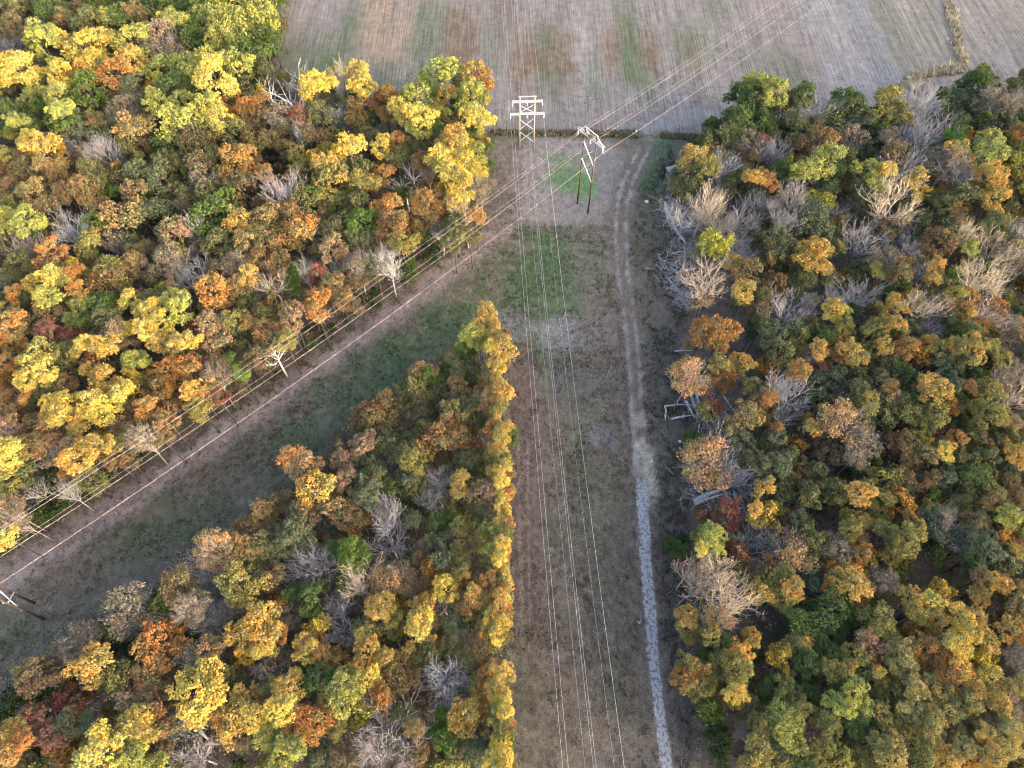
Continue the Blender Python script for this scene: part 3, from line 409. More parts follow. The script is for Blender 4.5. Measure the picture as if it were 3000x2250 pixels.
Z 3247 2179 48 c;3255 2264 70 K;3258 2344 40 c;3220 2382 48 Y;3235 2464 32 u;3257 2513 56 K;3266 2558 56 K;3217 2633 70 u;3222 2692 32 K;3274 2769 40 K;3274 2820 70 g;3227 2888 40 o;3238 2940 40 K;3237 2989 70 u;3259 3024 48 Y;3268 3076 56 c;3247 3128 40 Y;3276 3177 48 o;3267 3214 48 o;3220 3280 32 c;3279 3325 40 Y;3278 3400 56 o;3276 3463 48 u;3258 3523 48 K;3281 3560 32 K;3260 3614 40 o;3267 3664 32 K;3243 3736 32 g;3267 3779 56 K;3230 3853 70 y;3228 3937 70 o;3255 4016 56 K;3284 4055 32 u;3279 4116 40 c;3253 4309 32 o;3258 4360 70 K;3259 4447 56 c;3261 4521 48 Y;3241 4578 56 y;3272 4664 56 o;3264 4709 70 u;3265 4774 32 u;3257 4851 70 g;3254 4889 70 c;3288 4960 48 u'''
ORG = {'Z': (0, 0)}; ORG.update({c: (750 * (i % 4), 750 * (i // 4)) for i, c in enumerate('ABCDEFGHIJKL')})
SC = 750 / 1659.0
# code: kind of tree, colour word, leaf albedo, height bias
KIND = {
    'Y': ('yellow_leaved_tree', 'golden yellow', (0.68, 0.51, 0.065), 1.6), 'y': ('yellow_leaved_tree', 'yellow-green', (0.42, 0.42, 0.075), 1.2),
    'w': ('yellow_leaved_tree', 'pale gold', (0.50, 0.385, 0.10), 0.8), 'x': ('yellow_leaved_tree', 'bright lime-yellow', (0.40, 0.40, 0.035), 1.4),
    'K': ('orange_leaved_tree', 'amber', (0.60, 0.375, 0.06), 1.1), 'o': ('orange_leaved_tree', 'orange', (0.48, 0.225, 0.045), 0.7),
    'c': ('russet_leaved_tree', 'copper-brown', (0.295, 0.170, 0.062), -0.2), 'b': ('russet_leaved_tree', 'dull brown', (0.215, 0.148, 0.075), -0.7), 'r': ('russet_leaved_tree', 'dark red', (0.28, 0.095, 0.065), -0.2),
    't': ('russet_leaved_tree', 'tan-gold', (0.32, 0.215, 0.080), 0.0), 'p': ('russet_leaved_tree', 'pinkish tan', (0.37, 0.235, 0.125), 0.2),
    'v': ('olive_leaved_tree', 'dull olive', (0.195, 0.190, 0.068), -0.5), 'u': ('olive_leaved_tree', 'olive-gold', (0.32, 0.275, 0.062), 0.4),
    'g': ('green_leaved_tree', 'mid-green', (0.115, 0.175, 0.038), 0.0), 'l': ('green_leaved_tree', 'bright green', (0.155, 0.255, 0.028), -0.5), 's': ('green_leaved_tree', 'grey-green', (0.165, 0.185, 0.095), -0.4),
    'G': ('green_leaved_tree', 'dark green', (0.050, 0.095, 0.035), -1.0),
    'B': ('bare_tree', 'bare grey', (0.36, 0.345, 0.34), -0.2), 'T': ('bare_tree', 'bare tan-twigged', (0.48, 0.395, 0.29), 0.6), 'D': ('dead_tree', 'bare white', (0.74, 0.70, 0.64), 0.3),
    'P': ('half_bare_tree', 'half-leafless pinkish', (0.30, 0.225, 0.155), -0.2), 'Q': ('half_bare_tree', 'half-leafless orange', (0.46, 0.26, 0.10), 0.5),
    'S': ('shrub', 'dark green', (0.048, 0.092, 0.026), 0), 'L': ('shrub', 'bright green', (0.12, 0.19, 0.030), 0)}
GROUPS = {'yellow_leaved_tree': 'yellow trees of the woods', 'orange_leaved_tree': 'orange trees of the woods', 'russet_leaved_tree': 'brown and red trees of the woods', 'olive_leaved_tree': 'olive trees of the woods',
          'green_leaved_tree': 'green trees of the woods', 'bare_tree': 'leafless trees of the woods', 'dead_tree': 'white dead trees', 'half_bare_tree': 'trees that have lost most leaves', 'shrub': 'shrubs along the woods'}

def crown_mesh(seed, squash=1.0, leaves=2000, loose=0.0, leaf=0.088, shrubby=False):
    """unit crown (radius about 1): lobes carrying clumps of leaf-sized faces"""
    g = np.random.default_rng(seed)
    lobes = []
    nl = int(g.integers(17, 24))
    for i in range(nl):
        a = i * 2.399 + g.uniform(-.5, .5); zf = -0.55 + 1.25 * ((i * 0.618 + g.uniform(0, .2)) % 1)
        rr = math.sqrt(max(0.05, 1 - min(1, abs(zf)) ** 2)) * g.uniform(0.45, 0.98)
        lobes.append((rr * math.cos(a), rr * math.sin(a), zf * 0.85, g.uniform(0.15, 0.33)))
    lobes.append((g.uniform(-.15, .15), g.uniform(-.15, .15), 0.66, 0.30)); lobes.append((g.uniform(-.2, .2), g.uniform(-.2, .2), 0.15, 0.45))
    ctr, tint = [], []
    for lx, ly, lz, lr in lobes:
        lt = g.uniform(0, 1)
        for j in range(int((9 + 14 * lr) * (1.0 if shrubby else 1.7))):
            d = g.normal(size=3); d[2] = d[2] * 0.8 + 0.35; d /= np.linalg.norm(d)
            ctr.append((lx + d[0] * lr, ly + d[1] * lr, lz + d[2] * lr * squash)); tint.append(np.clip(lt + g.normal() * 0.22, 0, 1))
    ctr = np.array(ctr); tint = np.array(tint); nc = len(ctr)
    per = max(8, leaves // nc)
    cr = g.uniform(0.055, 0.125, nc)
    L = nc * per; ci = np.repeat(np.arange(nc), per)
    d = g.normal(size=(L, 3)); d /= np.linalg.norm(d, axis=1)[:, None]
    p = ctr[ci] + d * (cr[ci] * g.uniform(0.35, 1.0 + loose, L) ** 0.6)[:, None] * np.array([1.15, 1.15, 0.8])
    nrm = d * 0.8 + g.normal(size=(L, 3)) * 0.55 + np.array([0, 0, 0.45]); nrm /= np.linalg.norm(nrm, axis=1)[:, None]
    u = np.cross(nrm, g.normal(size=(L, 3))); u /= np.linalg.norm(u, axis=1)[:, None]; w = np.cross(nrm, u)
    s = leaf * g.uniform(0.6, 1.3, L)[:, None]
    V = np.stack([p - u * s, p - w * s * 0.62 + nrm * s * .15, p + u * s, p + w * s * 0.62 + nrm * s * .15], 1).reshape(-1, 3)
    Q = np.arange(L * 4).reshape(-1, 4)
    return npmesh('crown', V, [Q], M_LEAF, {'tint': tint[ci], 'fleck': np.clip(g.normal(0.5, 0.2, L), 0, 1)})
def trunk_mesh(seed, mat):
    """unit: top of the trunk proper at z=0 (crown centre), base at z=-3; limbs fan out into the crown"""
    g = random.Random(seed); t = Tubes()
    bx, by = g.uniform(-.15, .15), g.uniform(-.15, .15)
    t.tube([(0, 0, -3.05), (bx * .3, by * .3, -2.0), (bx, by, -0.9), (bx * .6, by * .6, 0.1), (0, 0, 0.75)], [.085, .066, .052, .036, .010], 7)
    for i in range(7):
        a = i * 2.4 + g.uniform(-.4, .4); z = -1.0 + i * 0.18; l = g.uniform(.55, .85)
        t.tube([(bx * .8, by * .8, z), (l * .5 * math.cos(a), l * .5 * math.sin(a), z + .38), (l * math.cos(a), l * math.sin(a), z + .8)], [.030, .020, .006], 5, False)
    return t.mesh('trunk', mat)
def bare_meshes(seed, spread=0.8, fine=True, thick=1.0, upright=0.55, levels=4):
    """unit bare tree: trunk mesh and branches mesh; base at z=-3, crown about radius 1 round z=0"""
    g = random.Random(seed); tr = Tubes(); br = Tubes()
    lean = Vector((g.uniform(-.25, .25), g.uniform(-.25, .25), 0))
    top = Vector((0, 0, -1.15)) + lean * .6
    tr.tube([(0, 0, -3.05), Vector((0, 0, -2.1)) + lean * .2, top], [.07 * thick, .058 * thick, .05 * thick], 7)
    def grow(p, d, l, r, lev):
        a = Vector((g.gauss(0, .16), g.gauss(0, .16), g.gauss(0, .10)))
        d2 = (d + a).normalized(); d3 = (d2 + Vector((0, 0, upright * .35)) + a * .5).normalized()
        m = p + d2 * l * .5; e = m + d3 * l * .5
        br.tube([p, m, e], [r, r * .78, r * (.52 if lev < levels else .3)], 5 if lev < 2 else 3, False)
        if lev >= levels: return
        n = (4, 4, 3, 3, 3)[lev] if fine else (3, 3, 3, 2, 2)[lev]
        for k in range(n):
            q = p.lerp(e, 0.0) if False else (m.lerp(e, (k + 1) / n) if k else p.lerp(m, .7))
            az = g.uniform(0, 6.28); side = Vector((math.cos(az), math.sin(az), g.uniform(-.1, .5)))
            nd = (d3 * (0.75 if k < n - 1 else 1.17) + side * spread * (.75 if k < n - 1 else .3)).normalized()
            grow(q, nd, l * g.uniform(.52, .74), max(r * g.uniform(.42, .6), .0046 * thick), lev + 1)
    n0 = 7 if fine else 5
    for i in range(n0):
        a = i * 6.283 / n0 + g.uniform(-.4, .4); o = g.uniform(.45, .95) * spread
        grow(top + Vector((0, 0, g.uniform(-.25, .02))), Vector((math.cos(a) * o, math.sin(a) * o, 1)).normalized(), g.uniform(.75, 1.0), .042 * thick, 0)
    return tr.mesh('trunk', M_TWIG), br.mesh('branches', M_TWIG)
CROWNS = [crown_mesh(100 + i, leaves=4600 + 200 * (i % 4), leaf=0.054, loose=0.6) for i in range(14)]
THIN = [crown_mesh(200 + i, leaves=900, loose=0.9, leaf=0.045) for i in range(4)]
BUSH = [crown_mesh(300 + i, leaves=1500, squash=0.8, leaf=0.065, loose=0.5) for i in range(4)]
TRUNKS = [trunk_mesh(20 + i, M_BARK) for i in range(5)]
BARE = [bare_meshes(40 + i, (0.75, 0.9, 0.6, 1.0, 0.8)[i], True, 0.8, 0.9, 4) for i in range(5)]
DEAD = [bare_meshes(60 + i, (1.25, 0.8, 1.0)[i], False, 1.05, 0.35, 3) for i in range(3)]
STEMS = []
for i in range(2):
    t = Tubes()
    for k in range(6):
        a = k * 1.05 + i; t.tube([(0.05 * math.cos(a), 0.05 * math.sin(a), -1.02), (.3 * math.cos(a), .3 * math.sin(a), -.2), (.55 * math.cos(a), .55 * math.sin(a), .4)], [.04, .025, .008], 5, False)
    STEMS.append(t.mesh('stem', M_BARK))

# landmarks that labels refer to: photo position of a thing one can find (used to say beside what a tree stands)
LANDMARKS = [
    (832, 262, 'the white dead tree at the field corner', 'D'),
    (343, 217, 'the rust-orange tree among yellow crowns', 'o'),
    (640, 215, 'the widest yellow tree of the far left wood', 'Yy'),
    (655, 597, 'the bright green tree amid brown oaks', 'l'),
    (357, 655, 'the broad tan tree with a gold top', 't'),
    (335, 457, 'the bare grey tree in the brown wood', 'B'),
    (818, 556, 'the spreading bare tree in the left wood', 'B'),
    (1283, 226, 'the round yellow-green tree on the field edge', 'y'),
    (1048, 222, 'the yellow tree beside a bare tan one', 'Y'),
    (1300, 416, "the broad amber tree near the wood's corner", 'K'),
    (1184, 533, "the leaning white trunks by the wood's corner", ''),
    (1410, 487, 'the golden tree facing the low pole', 'Y'),
    (605, 440, 'the pale lemon tree above the shaded wood', ''),
    (872, 678, 'the orange tree above the wires', 'o'),
    (271, 1184, 'the blazing yellow crowns of the left wood', ''),
    (150, 1483, 'the broad green shrub beside the wires', 'S'),
    (443, 926, 'the bright yellow tree amid orange ones', 'Y'),
    (678, 1062, 'the bright green sapling near the wires', 'l'),
    (158, 980, 'the dark red tree of the left wood', 'r'),
    (800, 818, 'the tan-twigged bare tree above the wires', 'T'),
    (931, 800, 'the dark red tree above the wires', 'r'),
    (804, 1030, 'the white leaning trunk beside the wires', 'D'),
    (926, 882, 'the orange tree beside the wires', 'o'),
    (184, 821, 'the yellow and orange tree of the left wood', 'Y'),
    (85, 195, 'the yellow trees at the far left edge', ''),
    (265, 120, 'the olive trees near the far left corner', ''),
    (650, 60, 'the tall yellow-green trees beside the field', ''),
    (248, 392, 'the grey-green tree in the far wood', 's'),
    (440, 500, 'the pale tree amid dull brown crowns', 's'),
    (250, 545, 'the brown trees of the left wood', ''),
    (64, 660, 'the yellow-topped trees at the left edge', ''),
    (205, 720, 'the tan bare tree near the left edge', 'T'),
    (660, 940, 'the pinkish tree above the wires', 'p'),
    (1090, 640, 'the orange tree before the leaning white trunks', ''),
    (1390, 1000, 'the yellow tip of the wedge wood', ''),
    (1297, 1120, 'the bright green tree in the wedge wood', 'l'),
    (870, 1350, "the orange tree on the wedge's grassy side", 'o'),
    (1292, 1280, 'the broad copper tree in the wedge', 'c'),
    (1140, 1600, 'the tall bare tree in the wedge', 'B'),
    (1032, 1610, 'the lime-green tree in the wedge', 'l'),
    (1065, 1675, 'the sunlit bare tree in the wedge', 'T'),
    (1232, 1826, 'the blazing yellow tree in the wedge', 'Y'),
    (994, 1845, 'the round bare tree in the wedge', 'B'),
    (1283, 1980, "the grey bare tree by the wedge's edge", 'B'),
    (1130, 2147, 'the widest bare tree at the bottom', 'B'),
    (588, 2038, 'the round golden tree by dead branches', 'Y'),
    (470, 1884, 'the orange tree by dark shrubs', 'o'),
    (154, 2098, 'the dark red tree at the bottom left', 'r'),
    (276, 1952, 'the amber tree by dark shrubs', 'K'),
    (908, 2138, 'the coppery orange tree at the bottom', 'o'),
    (1010, 1440, 'the grey-green trees mid-wedge', ''),
    (1482, 1560, 'the sunlit eastern edge of the wedge', ''),
    (1440, 1920, "the amber tree on the wedge's sunny edge", ''),
    (1462, 2215, 'the yellow tree at the bottom of the wedge', 'Y'),
    (714, 1703, "the lime-gold tree of the wedge's west side", 'u'),
    (524, 1717, 'the round tan tree at the grass edge', 't'),
    (370, 2215, 'the wide yellow tree at the bottom edge', 'Y'),
    (1962, 520, 'the hunting stand', ''),
    (2088, 719, 'the lime-yellow tree by fallen trunks', 'x'),
    (2083, 818, 'the tan bare tree above fallen trunks', 'T'),
    (2119, 967, "the orange tree at the right wood's edge", 'o'),
    (2196, 316, 'the dense green tree at the field corner', 'g'),
    (2480, 303, 'the bright green tree at the field edge', 'l'),
    (2851, 244, 'the tall green tree by the dry grass', 'g'),
    (2720, 362, 'the arching bare tree at the field edge', 'B'),
    (2607, 588, 'the tan bare tree of the right wood', 'T'),
    (2530, 710, 'the widest grey bare tree of the right wood', 'B'),
    (2322, 904, 'the bare tree left of the yellow sapling', 'B'),
    (2460, 920, 'the yellow sapling amid grey twigs', 'Y'),
    (2612, 917, 'the sunlit amber tree right of grey twigs', 'K'),
    (2851, 1026, 'the blazing amber tree near the right edge', 'K'),
    (2494, 1030, 'the amber tree in mid right wood', 'K'),
    (2973, 1166, 'the wide tan tree at the right edge', 'T'),
    (2462, 1238, 'the sunlit branching tree of the right wood', 'Q'),
    (2065, 1351, 'the half-bare orange tree above crossed logs', 'Q'),
    (2066, 1695, 'the biggest tan bare tree beside the track', 'T'),
    (2002, 1993, 'the red-orange tree beside the gravel', 'o'),
    (2106, 2169, "the green shrub at the wood's bottom edge", 'S'),
    (2399, 1830, 'the dark green tree at lower right', 'g'),
    (2490, 1712, 'the amber tree above the dark green one', 'K'),
    (2562, 1907, 'the pinkish tan tree at lower right', 'p'),
    (2815, 1559, 'the leaning white trunk in the gap', 'D'),
    (2801, 1889, 'the yellow tree beside the brown gap', 'Y'),
    (2945, 2212, 'the rubble heap', ''),
    (2517, 2060, 'the yellow-green tree at the lower right', 'y'),
    (2300, 2200, 'the lower right green wood', ''),
    (2720, 2200, 'the sunny bottom right wood', ''),
    (2790, 550, 'the olive-gold trees near the right edge', ''),
    (2340, 520, 'the yellow-topped green pair near the field', ''),
    (2900, 440, 'the yellow-green tree at the far right', 'y'),
    (2690, 1520, 'the olive tree beside the dark gap', 'u'),
    (2884, 1612, 'the grey-green tree by the dark gap', 's'),
    (2930, 1750, 'the orange-gold trees at the right edge', ''),
    (2300, 1590, 'the thin orange tree above the shrubs', 'Q'),
    (2196, 1440, 'the low dark gap with logs', ''),
    (2200, 1960, 'the mixed green tree with a grey limb', 'u'),
    (2660, 1350, 'the tan tree above the dark gap', 't'),
    (2280, 1120, 'the grey-green trees left of the amber one', ''),
    (2840, 1180, 'the yellow-green ridge of the right wood', ''),
    (2380, 380, 'the broad olive tree near the field', 'v'),
    (2190, 480, 'the amber tree by the hunting stand', ''),
    (2040, 600, 'the grey bare tree by the hunting stand', 'B'),
]
entries = []
for line in TREES.strip().split('\n'):
    c = line[0]
    for e in line[2:].split(';'):
        x, y, r, k = e.split()
        entries.append([ORG[c][0] + float(x) * SC, ORG[c][1] + float(y) * SC, float(r) * SC, k])
plan = []
for i, (px, py, rp, k) in enumerate(entries):
    g = random.Random(i * 7 + 3)
    if px > 2560 and py > 1800: k = {'u': 'w', 'y': 'w', 'v': 'u', 't': 'K', 'g': 'u', 's': 'u'}.get(k, k)     # corner leaf colours shifted to pale gold, with the sunny glow painted in
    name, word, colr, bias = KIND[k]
    z = 10.0; r = 3.0
    for _ in range(3):
        d = at(px, py, z)[1]; r = rp * d / F * (1.0 if name == 'shrub' else 1.75 if name == 'dead_tree' else 1.5 if name in ('bare_tree', 'dead_tree', 'half_bare_tree') else 1.17)
        if name == 'shrub': h = 1.9 * r; z = h * .5
        else:
            h = min(19.5, max(7.5, 8.6 + 1.2 * r + bias * 1.5 + g.uniform(-1.8, 1.8) + (1.6 if 1450 < px < 1505 and py > 900 else 0))); z = h - 0.95 * r
    p = at(px, py, z)[0]
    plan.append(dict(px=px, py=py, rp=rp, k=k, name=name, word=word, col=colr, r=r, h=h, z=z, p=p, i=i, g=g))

# ---- labels: colour, kind and where it stands by the nearest landmark; the rank among equals is added only where two would read alike
own = {}
for L in LANDMARKS:
    if L[3]:
        b = min((t for t in plan if t['k'] in L[3] and t['i'] not in own), key=lambda t: (t['px'] - L[0]) ** 2 + (t['py'] - L[1]) ** 2)
        if math.hypot(b['px'] - L[0], b['py'] - L[1]) < 45: own[b['i']] = L
NOUN = {'shrub': 'shrub', 'bare_tree': 'tree', 'dead_tree': 'dead tree', 'half_bare_tree': 'tree'}
for t in plan:
    L = min((L for L in LANDMARKS if own.get(t['i']) is not L), key=lambda L: math.hypot(t['px'] - L[0], (t['py'] - L[1]) * 1.15))
    dx, dy = t['px'] - L[0], (t['py'] - L[1])
    if math.hypot(dx, dy) < 26: rel = 'against'
    elif abs(dx) > abs(dy) * 1.7: rel = 'right of' if dx > 0 else 'left of'
    elif abs(dy) > abs(dx) * 1.7: rel = 'in front of' if dy > 0 else 'beyond'
    else: rel = ('front-' if dy > 0 else 'back-') + ('right of' if dx > 0 else 'left of')
    t['rel'], t['L'], t['dist'] = rel, L, math.hypot(dx, dy)
keys = {}
for t in plan:
    if t['i'] not in own: keys.setdefault((t['word'], NOUN.get(t['name'], 'tree'), t['rel'], t['L'][2]), []).append(t)
ORD = ['closest', 'second closest', 'third closest', 'fourth closest', 'fifth closest', 'sixth closest', 'seventh closest', 'eighth closest', 'ninth closest', 'tenth closest']
for (word, noun, rel, lm), ts in keys.items():
    ts.sort(key=lambda t: t['dist'])
    for n, t in enumerate(ts):
        if len(ts) == 1: t['label'] = f'{word} {noun} {rel} {lm}'
        elif len(ts) == 2:
            big = max(ts, key=lambda q: q['rp'])
            if abs(ts[0]['rp'] - ts[1]['rp']) > 0.22 * big['rp']: t['label'] = f"{'larger' if t is big else 'smaller'} {word} {noun} {rel} {lm}"
            else: t['label'] = f"{'nearer' if n == 0 else 'farther'} {word} {noun} {rel} {lm}"
        else: t['label'] = f'{word} {noun}, {ORD[min(n, 9)]} {rel} {lm}'
for i, L in own.items(): plan[i]['label'] = L[2].replace('the ', '', 1) if L[2].startswith('the ') else L[2]

def place_tree(t):
    g, name, r, z, p = t['g'], t['name'], t['r'], t['z'], t['p']
    root = empty(name, (p.x, p.y, 0), t['label'], 'shrub' if name == 'shrub' else ('bare tree' if name in ('bare_tree', 'dead_tree') else 'tree'), GROUPS[name])
    rz = g.uniform(0, 6.28); jv = g.uniform(.86, 1.14); jit = [c * jv * g.uniform(.97, 1.03) for c in t['col']]
    def part(nm, me, s, col=None, zz=z):
        o = bpy.data.objects.new(nm, me); link(o, root); o.location = (0, 0, zz); o.rotation_euler = (0, 0, rz); o.scale = s
        if col is not None: o.color = (*col, 1)
        return o
    if name == 'shrub':
        part('foliage', BUSH[t['i'] % 4], (r, r, r * .92), jit); part('stem', STEMS[t['i'] % 2], (r, r, z / 1.0))
    elif name in ('bare_tree', 'dead_tree'):
        tr, br = (DEAD[t['i'] % 3] if name == 'dead_tree' else BARE[t['i'] % 5])
        s = (r * 1.02, r * 1.02, z / 3.0)
        part('trunk', tr, s, [c * .9 for c in jit]); part('branches', br, (s[0], s[1], max(s[2], r) * .8 if s[2] < r else s[2]), jit)
    elif name == 'half_bare_tree':
        tr, br = BARE[t['i'] % 5]; s = (r, r, z / 3.0); wood = (.31, .27, .235)
        part('trunk', tr, s, wood); part('branches', br, s, wood); part('crown', THIN[t['i'] % 4], (r, r, r * 1.05), jit)
    else:
        part('crown', CROWNS[(t['i'] * 5 + int(t['px'])) % 14], (r * g.uniform(.88, 1.2), r * g.uniform(.88, 1.2), r * g.uniform(.95, 1.25)), jit)
        part('trunk', TRUNKS[t['i'] % 5], (r * .9, r * .9, z / 3.0))
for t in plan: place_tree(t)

def shade_woods():  # unseen trees added to shade the field; the gap lets a sun streak through
    g = random.Random(77); t = Tubes(); V = []; n = 0; T = []; K = []
    base = CROWNS[3]; co = np.zeros(len(base.vertices) * 3, np.float32); base.vertices.foreach_get('co', co); co = co.reshape(-1, 3)
    ti = np.zeros(len(base.polygons), np.float32); base.attributes['tint'].data.foreach_get('value', ti)
    for i in range(90):
        x, y = g.uniform(124, 215), g.uniform(98, 172)
        if x < 126 + (y - 98) * .42 or abs((y - 150) + .62 * (x - 190)) < 4: continue
        r = g.uniform(3.6, 5.2); h = g.uniform(16, 22); a = g.uniform(0, 6.28); c, s_ = math.cos(a), math.sin(a)
        V.append(np.stack([x + r * (co[:, 0] * c - co[:, 1] * s_), y + r * (co[:, 0] * s_ + co[:, 1] * c), h - r + r * co[:, 2]], 1)); T.append(ti)
        t.tube([(x, y, -.2), (x, y, h - r)], [.25, .12], 6)
    V = np.concatenate(V); me = npmesh('woods', V, [np.arange(len(V)).reshape(-1, 4)], M_LEAF, {'tint': np.concatenate(T), 'fleck': np.full(len(V) // 4, .5)})
    o = link(bpy.data.objects.new('woods', me)); o.color = (.25, .2, .06, 1)
    tag(o, 'unseen woods beyond the right-hand edge, added to shade the field', 'woods', kind='stuff'); t.build('trunks', M_BARK, o)
shade_woods()

# ---- undergrowth: saplings and brush on the forest floor, nobody could count it
def sdf_any(Q): return np.maximum(np.maximum(sdf(PW_LEFT, Q[:, 0], Q[:, 1]), sdf(PW_WEDGE, Q[:, 0], Q[:, 1])), sdf(PW_RIGHT, Q[:, 0], Q[:, 1]))
def undergrowth():
    g = np.random.default_rng(5)
    P = []
    for poly, n in ((PW_LEFT, 5200), (PW_WEDGE, 2200), (PW_RIGHT, 5200)):
        lo, hi = poly.min(0), poly.max(0); lo = np.maximum(lo, [-150, -6]); hi = np.minimum(hi, [150, 215])
        q = g.uniform(lo, hi, (n, 2)); q = q[sdf(poly, q[:, 0], q[:, 1]) > 0.3]; P.append(q)
    P = np.concatenate(P); n = len(P)
    E = []
    for poly, n in ((PW_LEFT, 16000), (PW_WEDGE, 8000), (PW_RIGHT, 9000)):
        lo, hi = np.maximum(poly.min(0), [-150, -6]), np.minimum(poly.max(0), [150, 215])
        q = g.uniform(lo, hi, (n, 2)); d = sdf(poly, q[:, 0], q[:, 1]); kk = np.ones(len(q), bool)
        if poly is PW_RIGHT: kk = ~((pix(q[:, 0], q[:, 1])[0] < 2230) & (g.uniform(0, 1, len(q)) < .85))
        E.append(q[kk & (d > (-2.4 if poly is PW_LEFT else 0.0)) & (d < 3.8)])
    E = np.concatenate(E); M = P[g.permutation(len(P))[:int(len(P) * .55)]] + g.normal(0, .8, (int(len(P) * .55), 2))
    px_, py_ = pix(P[:, 0], P[:, 1]); P = P[~((px_ < 2190) & (px_ > 1930) & (g.uniform(0, 1, len(P)) < .75) & (py_ < 1520) & (py_ > 580))]; px_, py_ = pix(M[:, 0], M[:, 1]); M = M[~((px_ < 2190) & (px_ > 1930) & (py_ < 1540) & (py_ > 580))]
    n0 = len(P); P = np.concatenate([P, E, M]); n = len(P)
    pal = np.array([(.15, .125, .075), (.11, .125, .06), (.19, .15, .09), (.085, .12, .045), (.22, .17, .08), (.19, .17, .15), (.17, .165, .12)])
    ht = np.where(g.uniform(0, 1, n) < .4, g.uniform(2.5, 6.5, n), g.uniform(.4, 2.5, n)); ht[n0:n0 + len(E)] = g.uniform(.6, 7.0, len(E)) * np.clip((sdf_any(E) + 2.0) / 3.2, .2, 1); ht[n0 + len(E):] = g.uniform(5.5, 10.5, len(M)); col = pal[g.integers(0, len(pal), n)]
    per = 46; ci = np.repeat(np.arange(n), per); L = n * per
    rad = (0.5 + 0.17 * ht)[ci]
    d = g.normal(size=(L, 3)); d /= np.linalg.norm(d, axis=1)[:, None]
    c = np.concatenate([P[ci], np.where(ht > 5.5, ht - 1.5, ht * .55)[ci][:, None]], 1) + d * (g.uniform(.4, 1, L) * rad)[:, None] * np.array([1, 1, .75]); c[:, 2] = np.maximum(c[:, 2], .05)
    nrm = d + g.normal(size=(L, 3)) * .6 + np.array([0, 0, .4]); nrm /= np.linalg.norm(nrm, axis=1)[:, None]
    u = np.cross(nrm, g.normal(size=(L, 3))); u /= np.linalg.norm(u, axis=1)[:, None]; w = np.cross(nrm, u)
    s = g.uniform(.07, .17, L)[:, None]
    V = np.stack([c - u * s, c - w * s * .6, c + u * s, c + w * s * .6], 1).reshape(-1, 3)
    me = npmesh('undergrowth', V, [np.arange(L * 4).reshape(-1, 4)], M_PLANT, {'cover': col[ci] * g.uniform(.6, 1.4, (L, 1))})
    tag(link(bpy.data.objects.new('undergrowth', me)), 'low brush and saplings on the dark forest floor', 'undergrowth', kind='stuff')
undergrowth()

# ---- the many small young trees between the others, past counting
def young_woods():
    g = np.random.default_rng(15); T = np.array([(t['p'].x, t['p'].y, t['r']) for t in plan]); C = np.array([t['col'] for t in plan]); ok = np.array([t['k'] not in 'BDTPQ' for t in plan])
    base = crown_mesh(900, leaves=900, leaf=0.075, loose=0.7); co = np.zeros(len(base.vertices) * 3, np.float32); base.vertices.foreach_get('co', co); co = co.reshape(-1, 3)
    ti = np.zeros(len(base.polygons), np.float32); base.attributes['tint'].data.foreach_get('value', ti)
    P, V, K = [], [], []
    for poly, n in ((PW_LEFT, 2600), (PW_WEDGE, 1000), (PW_RIGHT, 2200)):
        lo, hi = np.maximum(poly.min(0), [-145, -4]), np.minimum(poly.max(0), [145, 210])
        q = g.uniform(lo, hi, (n, 2)); q = q[sdf(poly, q[:, 0], q[:, 1]) > (4.5 if poly is PW_WEDGE else 1.5)]
        ex, ey = pix(q[:, 0], q[:, 1]); q = q[~((ex < 2200) & (ex > 1930) & (ey < 1540) & (ey > 560))]
        for x, y in q:
            d = np.hypot(T[:, 0] - x, T[:, 1] - y)
            if (d / T[:, 2]).min() < .80 or any((x - a) ** 2 + (y - b) ** 2 < 5 for a, b in P[-400:]): continue
            P.append((x, y)); r = g.uniform(1.3, 2.3); h = g.uniform(6.5, 11.5); a = g.uniform(0, 6.28); c, s_ = math.cos(a), math.sin(a)
            near = np.where(ok, d, 1e9).argsort()[g.integers(0, 5)]; col = C[near] * .6 + np.array([.17, .16, .065]) * .4
            sx, sy = r * g.uniform(.8, 1.25), r * g.uniform(.8, 1.25)
            V.append(np.stack([x + sx * (co[:, 0] * c - co[:, 1] * s_), y + sy * (co[:, 0] * s_ + co[:, 1] * c), h - r + r * 1.15 * co[:, 2]], 1))
            K.append(col[None] * (0.75 + .4 * ti[:, None]) * g.uniform(.7, 1.25, (len(ti), 1)))
    V = np.concatenate(V); me = npmesh('young_woods', V, [np.arange(len(V)).reshape(-1, 4)], M_PLANT, {'cover': np.clip(np.concatenate(K), .01, .8)})
    tag(link(bpy.data.objects.new('young_woods', me)), 'small young trees crowding between the taller trees', 'woods', kind='stuff'); print('young', len(P))
young_woods()

